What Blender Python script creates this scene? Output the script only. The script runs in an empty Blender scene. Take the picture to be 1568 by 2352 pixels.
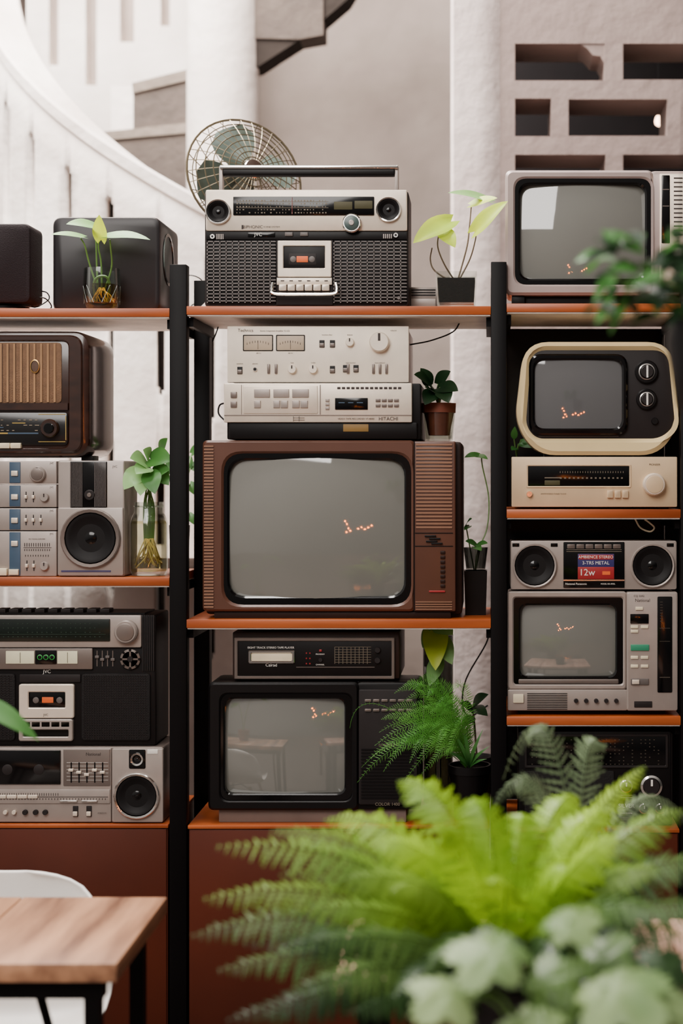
import bpy, bmesh, math, random
from mathutils import Vector, Matrix
random.seed(7)
S=bpy.context.scene; COL=S.collection
F=3600.;D=4.;CX=1120.;CY=1090.;EYE=1.6
def wx(p,Y=0.): return (p-CX)*(D+Y)/F
def wz(p,Y=0.): return EYE-(p-CY)*(D+Y)/F
def W(px,py,Y=0.): return Vector((wx(px,Y),Y,wz(py,Y)))
def l1(v):
    v=v/255.; return v/12.92 if v<=.04045 else ((v+.055)/1.055)**2.4
def lin(c): return (l1(c[0]),l1(c[1]),l1(c[2]),1)
def mat(name,c,rough=.5,metal=0,var=.12,vs=14.,bump=0,bs=80,c2=None,emit=0,coat=0,stretch=None,spec=None):
    m=bpy.data.materials.new(name); m.use_nodes=True; nt=m.node_tree; N=nt.nodes; K=nt.links
    b=N['Principled BSDF']; a=lin(c)
    tc=N.new('ShaderNodeTexCoord'); src=tc.outputs['Object']
    if stretch:
        mp=N.new('ShaderNodeMapping'); mp.inputs['Scale'].default_value=stretch; K.new(src,mp.inputs[0]); src=mp.outputs[0]
    t=N.new('ShaderNodeTexNoise'); t.inputs['Scale'].default_value=vs; t.inputs['Detail'].default_value=6
    K.new(src,t.inputs['Vector'])
    r=N.new('ShaderNodeValToRGB'); r.color_ramp.elements[0].position=.3; r.color_ramp.elements[1].position=.7
    lo=tuple(x*(1-var) for x in a[:3])+(1,); hi=tuple(min(1,x*(1+var)) for x in a[:3])+(1,)
    r.color_ramp.elements[0].color=lin(c2) if c2 else lo; r.color_ramp.elements[1].color=a if c2 else hi
    K.new(t.outputs[0],r.inputs[0]); K.new(r.outputs[0],b.inputs['Base Color'])
    b.inputs['Roughness'].default_value=rough; b.inputs['Metallic'].default_value=metal
    if spec is None: spec=.22 if max(c)<75 and rough>.2 else .5
    b.inputs['Specular IOR Level'].default_value=spec
    if coat: b.inputs['Coat Weight'].default_value=coat; b.inputs['Coat Roughness'].default_value=.1
    if emit:
        b.inputs['Emission Color'].default_value=a; b.inputs['Emission Strength'].default_value=emit
    if bump:
        n=N.new('ShaderNodeTexNoise'); n.inputs['Scale'].default_value=bs; n.inputs['Detail'].default_value=6
        K.new(tc.outputs['Object'],n.inputs['Vector']); bp=N.new('ShaderNodeBump'); bp.inputs['Strength'].default_value=bump
        bp.inputs['Distance'].default_value=.01
        K.new(n.outputs[0],bp.inputs['Height']); K.new(bp.outputs[0],b.inputs['Normal'])
    return m
def glassmat(name,c,op=.12):
    m=bpy.data.materials.new(name); m.use_nodes=True; nt=m.node_tree; N=nt.nodes; K=nt.links
    N.remove(N['Principled BSDF']); out=N['Material Output']
    tr=N.new('ShaderNodeBsdfTransparent'); tr.inputs[0].default_value=lin(c)
    gl=N.new('ShaderNodeBsdfGlossy'); gl.inputs['Roughness'].default_value=.05
    fr=N.new('ShaderNodeLayerWeight'); fr.inputs[0].default_value=.3
    mx=N.new('ShaderNodeMixShader'); ma=N.new('ShaderNodeMath'); ma.operation='MULTIPLY_ADD'; ma.inputs[1].default_value=.4; ma.inputs[2].default_value=op
    K.new(fr.outputs['Fresnel'],ma.inputs[0]); K.new(ma.outputs[0],mx.inputs[0]); K.new(tr.outputs[0],mx.inputs[1]); K.new(gl.outputs[0],mx.inputs[2]); K.new(mx.outputs[0],out.inputs[0])
    return m
def leafmat(name,c,c2,rough=.4,vs=9):
    m=mat(name,c,rough,c2=c2,vs=vs,spec=.4); nt=m.node_tree; b=nt.nodes['Principled BSDF']
    tl=nt.nodes.new('ShaderNodeBsdfTranslucent'); tl.inputs[0].default_value=lin(c)
    mx=nt.nodes.new('ShaderNodeMixShader'); mx.inputs[0].default_value=.3
    nt.links.new(b.outputs[0],mx.inputs[1]); nt.links.new(tl.outputs[0],mx.inputs[2]); nt.links.new(mx.outputs[0],nt.nodes['Material Output'].inputs[0])
    return m
# ---- materials
sil=mat('silver_panel',(226,210,192),.34,.3,.06,30); whi=mat('white_aluminium',(240,226,208),.42,.12,.06,18)
sil2=mat('grey_silver_plastic',(158,146,139),.36,.28,.07,20); pks=mat('pinkish_silver_plastic',(162,144,139),.38,.12,.07,10)
chrome=mat('chrome',(225,220,215),.14,1,.03); dsil=mat('dark_silver',(116,105,99),.35,.45,.08)
blk=mat('black_plastic',(10,7,8),.42,0,.15); dk=mat('charcoal_plastic',(35,30,30),.5,0,.12); gls=mat('black_gloss',(6,5,6),.12,0,.1,spec=.4)
steel=mat('black_steel',(6,4,5),.5,0,.15,spec=.12); grey=mat('grey_plastic',(92,84,81),.45,0,.1)
mesh=mat('speaker_mesh',(25,22,22),.7,0,.2,200,.3,400); cone=mat('speaker_cone',(14,11,12),.55,0,.15)
brtv=mat('brown_tv_plastic',(86,53,40),.34,.05,.08,10); brdk=mat('dark_brown_plastic',(38,21,16),.42,0,.1); brli=mat('light_brown_ridge',(136,99,78),.35,.15,.06)
wood=mat('orange_shelf_wood',(176,86,34),.36,0,.2,c2=(132,57,20),vs=1,stretch=(3,14,30)); under=mat('pale_shelf_underside',(240,228,218),.6)
rwood=mat('dark_radio_wood',(56,32,24),.2,0,.2,c2=(36,20,15),vs=1,stretch=(18,4,50),coat=.5)
cloth=mat('tan_grille_cloth',(116,84,58),.7,0,.15,60,.3,300); tan=mat('tan_rib',(156,116,78),.6,0,.08); ribd=mat('brown_rib',(80,54,38),.6); gold=mat('brass',(180,140,84),.3,.8)
cream=mat('cream_plastic',(232,206,154),.32,0,.06,8); creamp=mat('cream_aluminium',(214,186,150),.4,.2,.05,20)
ivory=mat('ivory',(225,210,180),.4); scr=mat('grey_picture_tube_glass',(116,115,109),.03,0,.03,5,spec=1.); scr.node_tree.nodes['Principled BSDF'].inputs['Coat Weight'].default_value=.4
cab=mat('red_brown_plywood',(84,32,13),.4,0,.15,c2=(66,24,10),vs=2.5,spec=.3)
ora=mat('orange_label',(226,96,30),.5,0,.05); red=mat('red_print',(150,30,34),.4,0,.05); blue=mat('blue_print',(50,46,98),.4,0,.05); green=mat('green_print',(40,130,96),.5,0,.05)
bluegrey=mat('blue_grey_strip',(54,76,98),.5); yel=mat('yellow_print',(170,140,60),.5); wht=mat('white_print',(230,224,216),.5,0,.03); txt=mat('dark_print',(60,52,50),.6); ochre=mat('ochre_sticker',(134,102,48),.5)
glow=mat('green_meter_glow',(40,150,60),.5,emit=.25); cm=mat('cream_meter',(214,208,176),.5,emit=.08); dim=mat('dim_scale_print',(116,104,88),.6); dimr=mat('dark_scale_print',(66,58,50),.6); dimm=mat('dim_meter',(70,66,44),.5)
plast=mat('white_plaster',(238,228,220),.85,0,.07,2.4,.7,14,c2=(208,194,186)); plg=mat('grey_plaster',(162,146,137),.85,0,.07,2,.55,14,c2=(132,117,108)); plw=mat('lit_strip_plaster',(222,206,200),.85,0,.07,3,.6,18,c2=(200,182,176))
slotm=mat('shaded_recess_plaster',(72,62,57),.9,0,.2,4,.5,20,c2=(48,41,38))  # shade inside the stair-wall slots, put into a dark backing colour
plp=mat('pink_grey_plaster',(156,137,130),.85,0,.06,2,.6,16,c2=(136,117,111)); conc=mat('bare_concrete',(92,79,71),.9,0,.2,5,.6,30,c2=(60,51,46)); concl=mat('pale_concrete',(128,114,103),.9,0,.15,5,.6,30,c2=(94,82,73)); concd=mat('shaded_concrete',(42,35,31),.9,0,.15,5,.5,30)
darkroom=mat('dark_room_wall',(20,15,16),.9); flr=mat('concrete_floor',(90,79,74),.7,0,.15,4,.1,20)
tabw=mat('rustic_table_wood',(190,138,102),.45,0,.2,c2=(96,58,38),vs=1,stretch=(20,2.2,20),coat=.1); palew=mat('pale_pink_table_wood',(206,164,144),.5,0,.15,c2=(170,124,106),vs=1,stretch=(30,4,30))
shell=mat('white_chair_plastic',(238,232,226),.35,0,.03); dowel=mat('beech_dowel',(190,150,105),.5)
fang=mat('grey_green_enamel',(92,106,97),.3,.1,.06); wire=mat('guard_wire',(120,108,86),.35,.7,.05); pinkb=mat('pale_pink_enamel',(214,190,182),.4)
glass=glassmat('clear_glass',(244,247,244),.05); smoke=glassmat('smoky_glass',(196,198,196),.05); water=glassmat('pale_water',(244,238,210),.02); amber=glassmat('amber_water',(226,202,140),.03)
soil=mat('dark_soil',(30,22,18),.95,0,.3,60,.6,150); terra=mat('terracotta',(120,60,40),.75,0,.15,20); root=mat('pale_roots',(224,200,128),.6); stemg=mat('green_stem',(96,130,60),.5); stemb=mat('brown_stem',(96,80,60),.6)
lfb=leafmat('bright_leaf',(212,228,52),(164,196,46)); lfm=leafmat('mid_leaf',(84,140,62),(50,104,46)); lfp=leafmat('pale_leaf',(156,200,126),(112,166,92)); lfd=leafmat('dark_leaf',(34,64,32),(20,42,24))
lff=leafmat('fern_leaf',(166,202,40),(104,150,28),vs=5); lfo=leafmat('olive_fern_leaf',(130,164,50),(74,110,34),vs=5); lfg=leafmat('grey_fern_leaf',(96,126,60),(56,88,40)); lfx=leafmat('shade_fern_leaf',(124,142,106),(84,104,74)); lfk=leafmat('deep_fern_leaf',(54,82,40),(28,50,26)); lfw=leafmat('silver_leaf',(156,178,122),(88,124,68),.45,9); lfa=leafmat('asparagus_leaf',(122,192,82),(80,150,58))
bulbm=mat('warm_bulb',(255,130,44),.3,0,0,emit=260); bulbw=mat('white_warm_bulb',(255,205,170),.3,0,0,emit=14)
# ---- mesh helpers
def new(): return bmesh.new()
def link(name,bm,m,parent=None,label=None,sharp=35):
    bmesh.ops.recalc_face_normals(bm,faces=bm.faces); ca=math.radians(sharp)
    for f in bm.faces: f.smooth=True
    for e in bm.edges:
        if len(e.link_faces)==2 and e.calc_face_angle(0)>ca: e.smooth=False
    me=bpy.data.meshes.new(name); bm.to_mesh(me); bm.free(); me.materials.append(m)
    o=bpy.data.objects.new(name,me); COL.objects.link(o)
    if parent: o.parent=parent
    if label: o['label']=label
    return o
def struct(name,bm,m,label=None):
    o=link(name,bm,m,None,label); o['kind']='structure'; return o
def box(bm,x0,x1,y0,y1,z0,z1):
    v=[bm.verts.new((x,y,z)) for x in (x0,x1) for y in (y0,y1) for z in (z0,z1)]
    for q in ((0,1,3,2),(4,6,7,5),(0,4,5,1),(2,3,7,6),(0,2,6,4),(1,5,7,3)): bm.faces.new([v[i] for i in q])
    return v
def bev(bm,w,seg=2): bmesh.ops.bevel(bm,geom=list(bm.edges),offset=w,segments=seg,affect='EDGES',profile=.5)
def loft(bm,loops,c0=True,c1=True):
    R=[[bm.verts.new(p) for p in l] for l in loops]; n=len(R[0])
    for a,b in zip(R,R[1:]):
        for i in range(n): bm.faces.new((a[i],a[(i+1)%n],b[(i+1)%n],b[i]))
    if c0: bm.faces.new(R[0])
    if c1: bm.faces.new(R[-1])
def rpoly(pts,r,n=4):
    out=[]; m=len(pts); P=[Vector(p) for p in pts]
    for i in range(m):
        p=P[i]; a=P[i-1]-p; b=P[(i+1)%m]-p; t=min(r,a.length*.49,b.length*.49); t=max(t,.05)
        A=p+a.normalized()*t; B=p+b.normalized()*t
        for j in range(n+1):
            u=j/n; out.append(A*((1-u)**2)+p*(2*u*(1-u))+B*(u*u))
    return out
def resamp(P,n):
    L=[0]; m=len(P)
    for i in range(m): L.append(L[-1]+(P[(i+1)%m]-P[i]).length)
    out=[]; j=0
    for k in range(n):
        s=L[-1]*k/n
        while L[j+1]<s: j+=1
        out.append(P[j].lerp(P[(j+1)%m],(s-L[j])/max(1e-9,L[j+1]-L[j])))
    return out
def circ(c,r,u,v,n=20,ph=0): return [c+u*(r*math.cos(ph+2*math.pi*i/n))+v*(r*math.sin(ph+2*math.pi*i/n)) for i in range(n)]
def spl(P,n=6):
    P=[Vector(p) for p in P]; Q=[P[0]*2-P[1]]+P+[P[-1]*2-P[-2]]; o=[]
    for i in range(1,len(Q)-2):
        a,b,c,d=Q[i-1:i+3]
        for j in range(n):
            t=j/n; o.append(.5*(2*b+(c-a)*t+(2*a-5*b+4*c-d)*t*t+(3*b-a-3*c+d)*t**3))
    o.append(P[-1]); return o
def tube(bm,P,r,seg=6,smooth=True,r1=None):
    P=spl(P) if smooth and len(P)>2 else [Vector(p) for p in P]
    loops=[]; t=(P[1]-P[0]).normalized(); u=t.orthogonal().normalized()
    for i,p in enumerate(P):
        t2=(P[min(i+1,len(P)-1)]-P[max(i-1,0)])
        if t2.length>1e-9: t=t2.normalized()
        u=(u-t*u.dot(t)).normalized(); v=t.cross(u); rr=r if r1 is None else r+(r1-r)*i/(len(P)-1)
        loops.append(circ(p,rr,u,v,seg))
    loft(bm,loops)
def hb(x0,y0,x1,y1,n,fr=.5):
    s=(y1-y0)/n; return [(x0,y0+i*s,x1,y0+i*s+s*fr) for i in range(n)]
def vb(x0,y0,x1,y1,n,fr=.5):
    s=(x1-x0)/n; return [(x0+i*s,y0,x0+i*s+s*fr,y1) for i in range(n)]
UX,UY,UZ=Vector((1,0,0)),Vector((0,1,0)),Vector((0,0,1))
class T:
    def __init__(s,name,label,cat,px,py,Y,on=None,dep=.1,group=None,at=None):
        s.Y=Y; s.k=(D+Y)/F; s.r=bpy.data.objects.new(name,None); COL.objects.link(s.r); s.r.empty_display_size=.05
        s.o=Vector((wx(px,Y),Y+dep,wz(py,Y))); s.dz=0 if on is None else on-s.o.z
        if at is not None: s.o=Vector(at); s.dz=0
        s.r.location=s.o+Vector((0,0,s.dz)); s.r['label']=label; s.r['category']=cat
        if group: s.r['group']=group
    def top(s,py): return wz(py,s.Y)+s.dz
    def part(s,name,bm,m,parent=None,label=None,sharp=35):
        bmesh.ops.translate(bm,vec=-s.o,verts=bm.verts); return link(name,bm,m,parent or s.r,label,sharp)
    def loop(s,sh,d,ins=0,n=4):
        if sh[0]=='p': pts,r=sh[1],sh[2]
        else:
            x0,y0,x1,y1,r=sh; pts=[(x0,y0),(x1,y0),(x1,y1),(x0,y1)]
        xs=[p[0] for p in pts]; ys=[p[1] for p in pts]; cx=(max(xs)+min(xs))/2; cy=(max(ys)+min(ys))/2
        fx=1-2*ins/(max(xs)-min(xs)); fy=1-2*ins/(max(ys)-min(ys))
        pts=[(cx+(p[0]-cx)*fx,cy+(p[1]-cy)*fy) for p in pts]
        return [Vector((wx(p.x,s.Y),s.Y+d*s.k,wz(p.y,s.Y))) for p in rpoly(pts,max(r-ins*.5,.3),n)]
    def R(s,name,m,x0,y0,x1,y1,f=-4,b=0,r=2,c=1,parent=None,n=3,label=None,back=0):
        return s.S(name,m,(x0,y0,x1,y1,r),f,b,c,parent,n,label,back)
    def S(s,name,m,sh,f=-4,b=0,c=1,parent=None,n=3,label=None,back=0):
        bm=new(); L=[s.loop(sh,b,back,n)]
        if back: L.append(s.loop(sh,f+(b-f)*.45,0,n))
        L+= [s.loop(sh,f+c,0,n),s.loop(sh,f+c*.3,c*.3,n),s.loop(sh,f,c,n)]
        loft(bm,L); return s.part(name,bm,m,parent,label)
    def FR(s,name,m,o,i,f,b,bi,c=2,parent=None,n=6):
        bm=new(); loft(bm,[s.loop(o,b,0,n),s.loop(o,f+c,0,n),s.loop(o,f,c,n),s.loop(i,f,-c,n),s.loop(i,f+c,0,n),s.loop(i,bi,0,n)],False,False); return s.part(name,bm,m,parent)
    def screen(s,x0,y0,x1,y1,d,r,bulge,m=None,parent=None):
        bm=new(); cx,cy=(x0+x1)/2,(y0+y1)/2; hw,hh=(x1-x0)/2,(y1-y0)/2; loops=[]
        P=resamp(rpoly([(cx-hw,cy-hh),(cx+hw,cy-hh),(cx+hw,cy+hh),(cx-hw,cy+hh)],r,8),72)
        for t in (1,.93,.85,.76,.66,.56,.46,.36,.26,.16,.07):
            l=[]
            for p in P:
                x,y=cx+(p.x-cx)*t,cy+(p.y-cy)*t; u,v=(x-cx)/hw,(y-cy)/hw
                dd=d-bulge*(1-(u*u+v*v)/(1+(hh/hw)**2)); l.append(Vector((wx(x,s.Y),s.Y+dd*s.k,wz(y,s.Y))))
            loops.append(l)
        loft(bm,loops,False,True); return s.part('screen',bm,m or scr,parent,None,80)
    def lath(s,name,m,px,py,prof,parent=None,n=28,label=None,sy=1):
        bm=new(); c=Vector((wx(px,s.Y),s.Y,wz(py,s.Y)))
        loft(bm,[circ(c+UY*d*s.k,max(r,.05)*s.k,UX,UZ*sy,n) for r,d in prof],True,True); return s.part(name,bm,m,parent,label)
    def K(s,px,py,r,h=8,m=None,d=0,name='knob',mark=None,parent=None,n=24):
        o=s.lath(name,m or sil,px,py,[(r,d),(r,d-h*.75),(r*.88,d-h),(.1,d-h)],parent,n)
        if mark: s.L('pointer',mark,[(px-r*.1-.4,py-r*.85,px+r*.1+.4,py-r*.1)],d-h-1,d-h,o)
        return o
    def L(s,name,m,rects,f,b=None,parent=None):
        bm=new(); b=f+2 if b is None else b
        for x0,y0,x1,y1 in rects: box(bm,wx(x0,s.Y),wx(x1,s.Y),s.Y+f*s.k,s.Y+b*s.k,wz(y1,s.Y),wz(y0,s.Y))
        return s.part(name,bm,m,parent)
    def keys(s,name,m,x0,x1,n,y0,y1,f=-6,b=0,gap=2,r=1.5):
        w=(x1-x0)/n
        for i in range(n): s.R(name,m,x0+i*w+gap/2,y0,x0+(i+1)*w-gap/2,y1,f,b,r,1,n=2)
    def spk(s,px,py,r,mr,f=-4,inner=.84,d0=0,capm=None):
        a=s.lath('speaker_ring',mr,px,py,[(r,d0),(r,f),(r*.96,f-2),(r*inner,f-1),(r*inner,d0+4)])
        c=s.lath('speaker_cone',cone,px,py,[(r*inner,d0-.5),(r*inner*.95,f),(r*inner*.86,f+.5),(r*inner*.8,f+2),(r*inner*.35,3+d0),(.1,3+d0)])
        s.lath('dust_cap',capm or gls,px,py,[(r*inner*.33,4+d0),(r*inner*.33,2+d0),(r*inner*.2,d0-1.5),(.1,d0-2.5)],c,18)
    def X(s,items,m,f=-2,name='lettering',parent=None):
        for it in items:
            bm=new()
            st,px,py,h=it[:4]; cu=bpy.data.curves.new('t','FONT'); cu.body=st; cu.size=h/.7*s.k; cu.align_x='CENTER'; cu.align_y='CENTER'; cu.resolution_u=3
            ob=bpy.data.objects.new('t',cu); me=bpy.data.meshes.new_from_object(ob)
            me.transform(Matrix.Translation((wx(px,s.Y),s.Y+f*s.k,wz(py,s.Y)))@Matrix.Rotation(math.pi/2,4,'X'))
            bm.from_mesh(me); bpy.data.objects.remove(ob); bpy.data.curves.remove(cu); bpy.data.meshes.remove(me)
            s.part(name,bm,m,parent)
    def ZL(s,name,m,px,Y,prof,parent=None,n=28,ph=0,cap=(True,True)):
        bm=new(); k=(D+Y)/F
        loft(bm,[circ(Vector((wx(px,Y),Y,wz(py,Y))),max(r,.05)*k,UX,UY,n,ph) for r,py in prof],*cap); return s.part(name,bm,m,parent)
    def tb(s,name,m,pts,r,parent=None,seg=6,sm=True,r1=None):
        bm=new(); tube(bm,[W(*p) for p in pts],r,seg,sm,r1); return s.part(name,bm,m,parent)
    def leaf(s,m,b,t,w,kind='heart',face=.55,droop=.1,parent=None,name='leaf'):
        bm=new(); leafm(bm,W(*b),W(*t),w*s.k,kind,face,droop); return s.part(name,bm,m,parent,None,70)
    def palm(s,m,c,r,tilt=(0,-.55,.8),rot=0,lobes=5):
        bm=new(); C=W(*c); N=Vector(tilt).normalized(); u=N.cross(UX+UZ*.01).normalized(); v=N.cross(u); R0=r*(D+c[2])/F; n=lobes*12
        rows=[]
        for f in (.08,.3,.55,.8,1):
            l=[]
            for i in range(n):
                a=2*math.pi*i/n+rot; lob=.66+.34*abs(math.cos(lobes*(a-rot)/2))**.9; lob*=.8+.2*math.cos((a-rot)); lob*=1+.07*math.cos(12*lobes*(a-rot)/2)*f
                rr=R0*f*(lob*f+(1-f)*.8); l.append(C+u*(rr*math.cos(a))+v*(rr*math.sin(a))+N*(R0*(-.2*f*f-.06*math.cos(lobes*(a-rot))*f)))
            rows.append(l)
        loft(bm,rows,True,False); return s.part('leaf',bm,m,None,None,80)
def leafm(bm,B,E,w,kind='heart',face=.55,droop=.1):
    d=E-B; Ln=d.length; d=d/Ln; up=Vector((0,-face,1-face)); up=(up-d*up.dot(d))
    if up.length<1e-3: up=d.orthogonal()
    up.normalize(); side=d.cross(up); n=9; rows=[]
    for i in range(n+1):
        t=i/n
        if kind=='heart': w0=(math.sin(math.pi*(t**.62))**.75 if 0<t<1 else 0.0)*.5+ (.22 if i==0 else 0); back=-.16*max(0,1-t/.3)
        else: w0=(math.sin(math.pi*(t**.85))**.9 if 0<t<1 else 0)*.5; back=0
        c=B+d*(Ln*t)+up*(droop*Ln*(4*t*(1-t))*.8); row=[]
        for q in (-1,-.55,0,.55,1): row.append(bm.verts.new(c+side*(q*w0*w)+d*(back*Ln*abs(q))+up*(abs(q)*w0*w*.22-(.08*w*w0*(abs(q)>.9)))))
        rows.append(row)
    for a,b in zip(rows,rows[1:]):
        for i in range(4):
            try: bm.faces.new((a[i],a[i+1],b[i+1],b[i]))
            except Exception: pass
    bmesh.ops.remove_doubles(bm,verts=bm.verts,dist=1e-6)
def frond(t,m,b,c,e,pl,n=26,ratio=.22,r=.0016,fwd=.45,name='frond',upv=(0,-.5,.8),drp=.25,teeth=0):
    bm=new(); B,C,E=W(*b),W(*c),W(*e); pts=[B*(1-u)**2+C*2*u*(1-u)+E*u*u for u in [i/14 for i in range(15)]]
    tube(bm,pts,r,5,False,r*.3); up0=Vector(upv)
    for i in range(n):
        u=.12+.87*i/(n-1); p=B*(1-u)**2+C*2*u*(1-u)+E*u*u; tg=((C-B)*(1-u)+(E-C)*u).normalized()
        sd=tg.cross(up0).normalized(); up=sd.cross(tg); L=pl*(min(1,.45+2.2*u))*(1-u**2.2)**.8+pl*.05
        for sg in (-1,1):
            dr=(sd*sg+tg*fwd-up*drp+Vector([random.uniform(-.15,.15) for _ in range(3)])).normalized(); w=L*ratio; L2=L*random.uniform(.8,1.1)
            a=bm.verts.new(p); z=bm.verts.new(p+dr*L2-up*L2*.2)
            if teeth:
                m_=teeth*2; pr=None
                for j in range(1,m_):
                    q=j/m_; wd=w*.5*math.sin(math.pi*q**.6)**.7*(1.35 if j%2 else .45); c0=p+dr*(L2*q)-up*(L2*.2*q*q)
                    k=(bm.verts.new(c0+tg*wd+dr*(.04*L2 if j%2 else 0)),bm.verts.new(c0-tg*wd+dr*(.04*L2 if j%2 else 0)))
                    if pr: bm.faces.new((pr[0],k[0],k[1],pr[1]))
                    else: bm.faces.new((a,k[0],k[1]))
                    pr=k
                bm.faces.new((pr[0],z,pr[1]))
            else:
                k1=bm.verts.new(p+dr*L2*.35+tg*w*.5+up*w*.1); k2=bm.verts.new(p+dr*L2*.35-tg*w*.5+up*w*.1); k3=bm.verts.new(p+dr*L2*.75+tg*w*.35-up*L2*.06); k4=bm.verts.new(p+dr*L2*.75-tg*w*.35-up*L2*.06)
                bm.faces.new((a,k1,k2)); bm.faces.new((k1,k3,k4,k2)); bm.faces.new((k3,z,k4))
    return t.part(name,bm,m,None,None,70)

# =================== SETTING
bm=new(); box(bm,-5,4,-8.5,6,-.1,0); struct('floor',bm,flr)
def holewall(x0,x1,z0,z1,y0,y1,holes):
    bm=new(); xs=sorted({x0,x1,*[h[0] for h in holes],*[h[1] for h in holes]}); zs=sorted({z0,z1,*[h[2] for h in holes],*[h[3] for h in holes]})
    for a,b in zip(xs,xs[1:]):
        for c,d in zip(zs,zs[1:]):
            if not any(h[0]<=(a+b)/2<=h[1] and h[2]<=(c+d)/2<=h[3] for h in holes): box(bm,a,b,y0,y1,c,d)
    return bm
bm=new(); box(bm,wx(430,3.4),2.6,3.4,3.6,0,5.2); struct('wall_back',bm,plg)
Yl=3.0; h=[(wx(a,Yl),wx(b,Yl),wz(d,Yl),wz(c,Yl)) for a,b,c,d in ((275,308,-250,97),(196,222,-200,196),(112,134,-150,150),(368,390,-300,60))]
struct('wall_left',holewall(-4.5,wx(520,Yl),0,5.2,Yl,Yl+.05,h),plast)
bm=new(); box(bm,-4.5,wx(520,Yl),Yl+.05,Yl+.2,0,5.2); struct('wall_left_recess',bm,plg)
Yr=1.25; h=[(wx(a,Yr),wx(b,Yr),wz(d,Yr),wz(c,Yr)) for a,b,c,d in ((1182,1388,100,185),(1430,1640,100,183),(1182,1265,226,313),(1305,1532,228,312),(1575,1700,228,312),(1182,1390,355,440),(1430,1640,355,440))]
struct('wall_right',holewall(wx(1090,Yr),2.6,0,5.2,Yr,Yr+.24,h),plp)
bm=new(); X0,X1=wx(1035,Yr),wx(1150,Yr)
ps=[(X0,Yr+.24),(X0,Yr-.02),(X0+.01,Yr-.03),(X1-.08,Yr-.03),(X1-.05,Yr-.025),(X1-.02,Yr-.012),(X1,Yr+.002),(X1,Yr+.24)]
loft(bm,[[Vector((x,y,z)) for x,y in ps] for z in (0,5.2)]); struct('wall_lit_strip',bm,plw)  # added strip: light on the wall's left end put into paler plaster
bm=new(); L_=[[W(x,y,Yr)+UY*e for x,y in ((1330,98),(1392,98),(1392,150),(1378,128),(1362,126),(1350,112))] for e in (.004,.2)]; loft(bm,L_); struct('wall_right_broken_edge',bm,plp)
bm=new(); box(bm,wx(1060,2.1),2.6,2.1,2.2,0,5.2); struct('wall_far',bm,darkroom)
bm=new(); box(bm,.3,2.8,-2.4,2.1,3.6,3.75); struct('ceiling',bm,plp)
# spiral balustrade
xc,yc,Rr=-1.12,2.2,.82
def hp(phi,r,z): a=math.radians(phi); return Vector((xc-r*math.sin(a),yc-r*math.cos(a),z))
sl=[-23,-11.5,0,12,23,34.5,45,57]; cols=set()
p=-27.75
while p<96: cols.add(round(p,2)); p+=2.25
for s_ in sl:
    for c in list(cols):
        if abs(c-s_)<1.4: cols.discard(c)
    for o in (-1.15,-.65,.65,1.15): cols.add(s_+o)
cols=sorted(cols); rows=[0,.17,.19,.72,.74,.98,1.0,1.53,1.55]
def htop(phi): return 2.613+.0087*phi+.00005*phi*phi
bm=new(); G={}
for i,c in enumerate(cols):
    for j in range(len(rows)+1): G[i,j]=bm.verts.new(hp(c,Rr,htop(c)-rows[j] if j<len(rows) else 0))
for i in range(len(cols)-1):
    m_=(cols[i]+cols[i+1])/2; dd=min(abs(m_-s_) for s_ in sl)
    for j in range(len(rows)):
        if dd<.65 and j in (1,2,3,5,6,7): continue
        if .65<=dd<1.15 and j in (2,6): continue
        bm.faces.new((G[i,j],G[i+1,j],G[i+1,j+1],G[i,j+1]))
o=struct('wall_spiral',bm,plast); md=o.modifiers.new('s','SOLIDIFY'); md.thickness=.06; md.offset=0
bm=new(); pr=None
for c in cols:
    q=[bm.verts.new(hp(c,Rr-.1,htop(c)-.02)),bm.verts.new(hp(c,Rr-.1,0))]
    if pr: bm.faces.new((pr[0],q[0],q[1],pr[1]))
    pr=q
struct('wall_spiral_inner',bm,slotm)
bm=new(); loops=[]
for c in cols:
    l=[]
    for r_,z_ in ((Rr+.03,-.05),(Rr+.04,-.04),(Rr+.04,0),(Rr+.03,.012),(Rr-.1,.012),(Rr-.11,0),(Rr-.11,-.04),(Rr-.1,-.05)): l.append(hp(c,r_,htop(c)+z_))
    loops.append(l)
loft(bm,loops); struct('trim_1',bm,plast)
bm=new(); box(bm,-2.6,wx(560,.6),.5,1.36,1.31,1.36); struct('skylight_blocker',bm,plg)  # unseen slab added to keep the skylight off the lower left bay
# column and stair
t=T('spiral_stair','thick white round column with bare grey concrete spiral steps, behind the fan','stair',512,2530,2.2,at=(wx(512,2.2),2.2,0))
k=6.2/F; bm=new(); c0=Vector((wx(512,2.2),2.2,0)); loft(bm,[circ(c0,82*k,UX,UY,40),circ(c0+UZ*5.2,82*k,UX,UY,40)]); t.part('column',bm,plast)
def prism(t,name,m,pts,y0,y1):
    bm=new(); loft(bm,[[W(a,b,2.2)+UY*(y-2.2) for a,b in pts] for y in (y0,y1)]); return t.part(name,bm,m)
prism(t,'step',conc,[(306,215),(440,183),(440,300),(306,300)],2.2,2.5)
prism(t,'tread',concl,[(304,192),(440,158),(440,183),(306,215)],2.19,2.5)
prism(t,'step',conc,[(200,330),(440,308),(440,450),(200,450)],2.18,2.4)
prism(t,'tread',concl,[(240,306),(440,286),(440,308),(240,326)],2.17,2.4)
prism(t,'step',plast,[(252,192),(304,196),(304,304),(252,304)],2.22,2.5)
prism(t,'soffit',conc,[(570,-60),(745,-60),(745,88),(690,98),(570,95)],2.15,2.3)
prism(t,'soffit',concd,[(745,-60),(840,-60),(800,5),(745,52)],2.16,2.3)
prism(t,'soffit',concd,[(570,95),(690,98),(640,130),(597,158),(570,165)],2.16,2.3)
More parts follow.
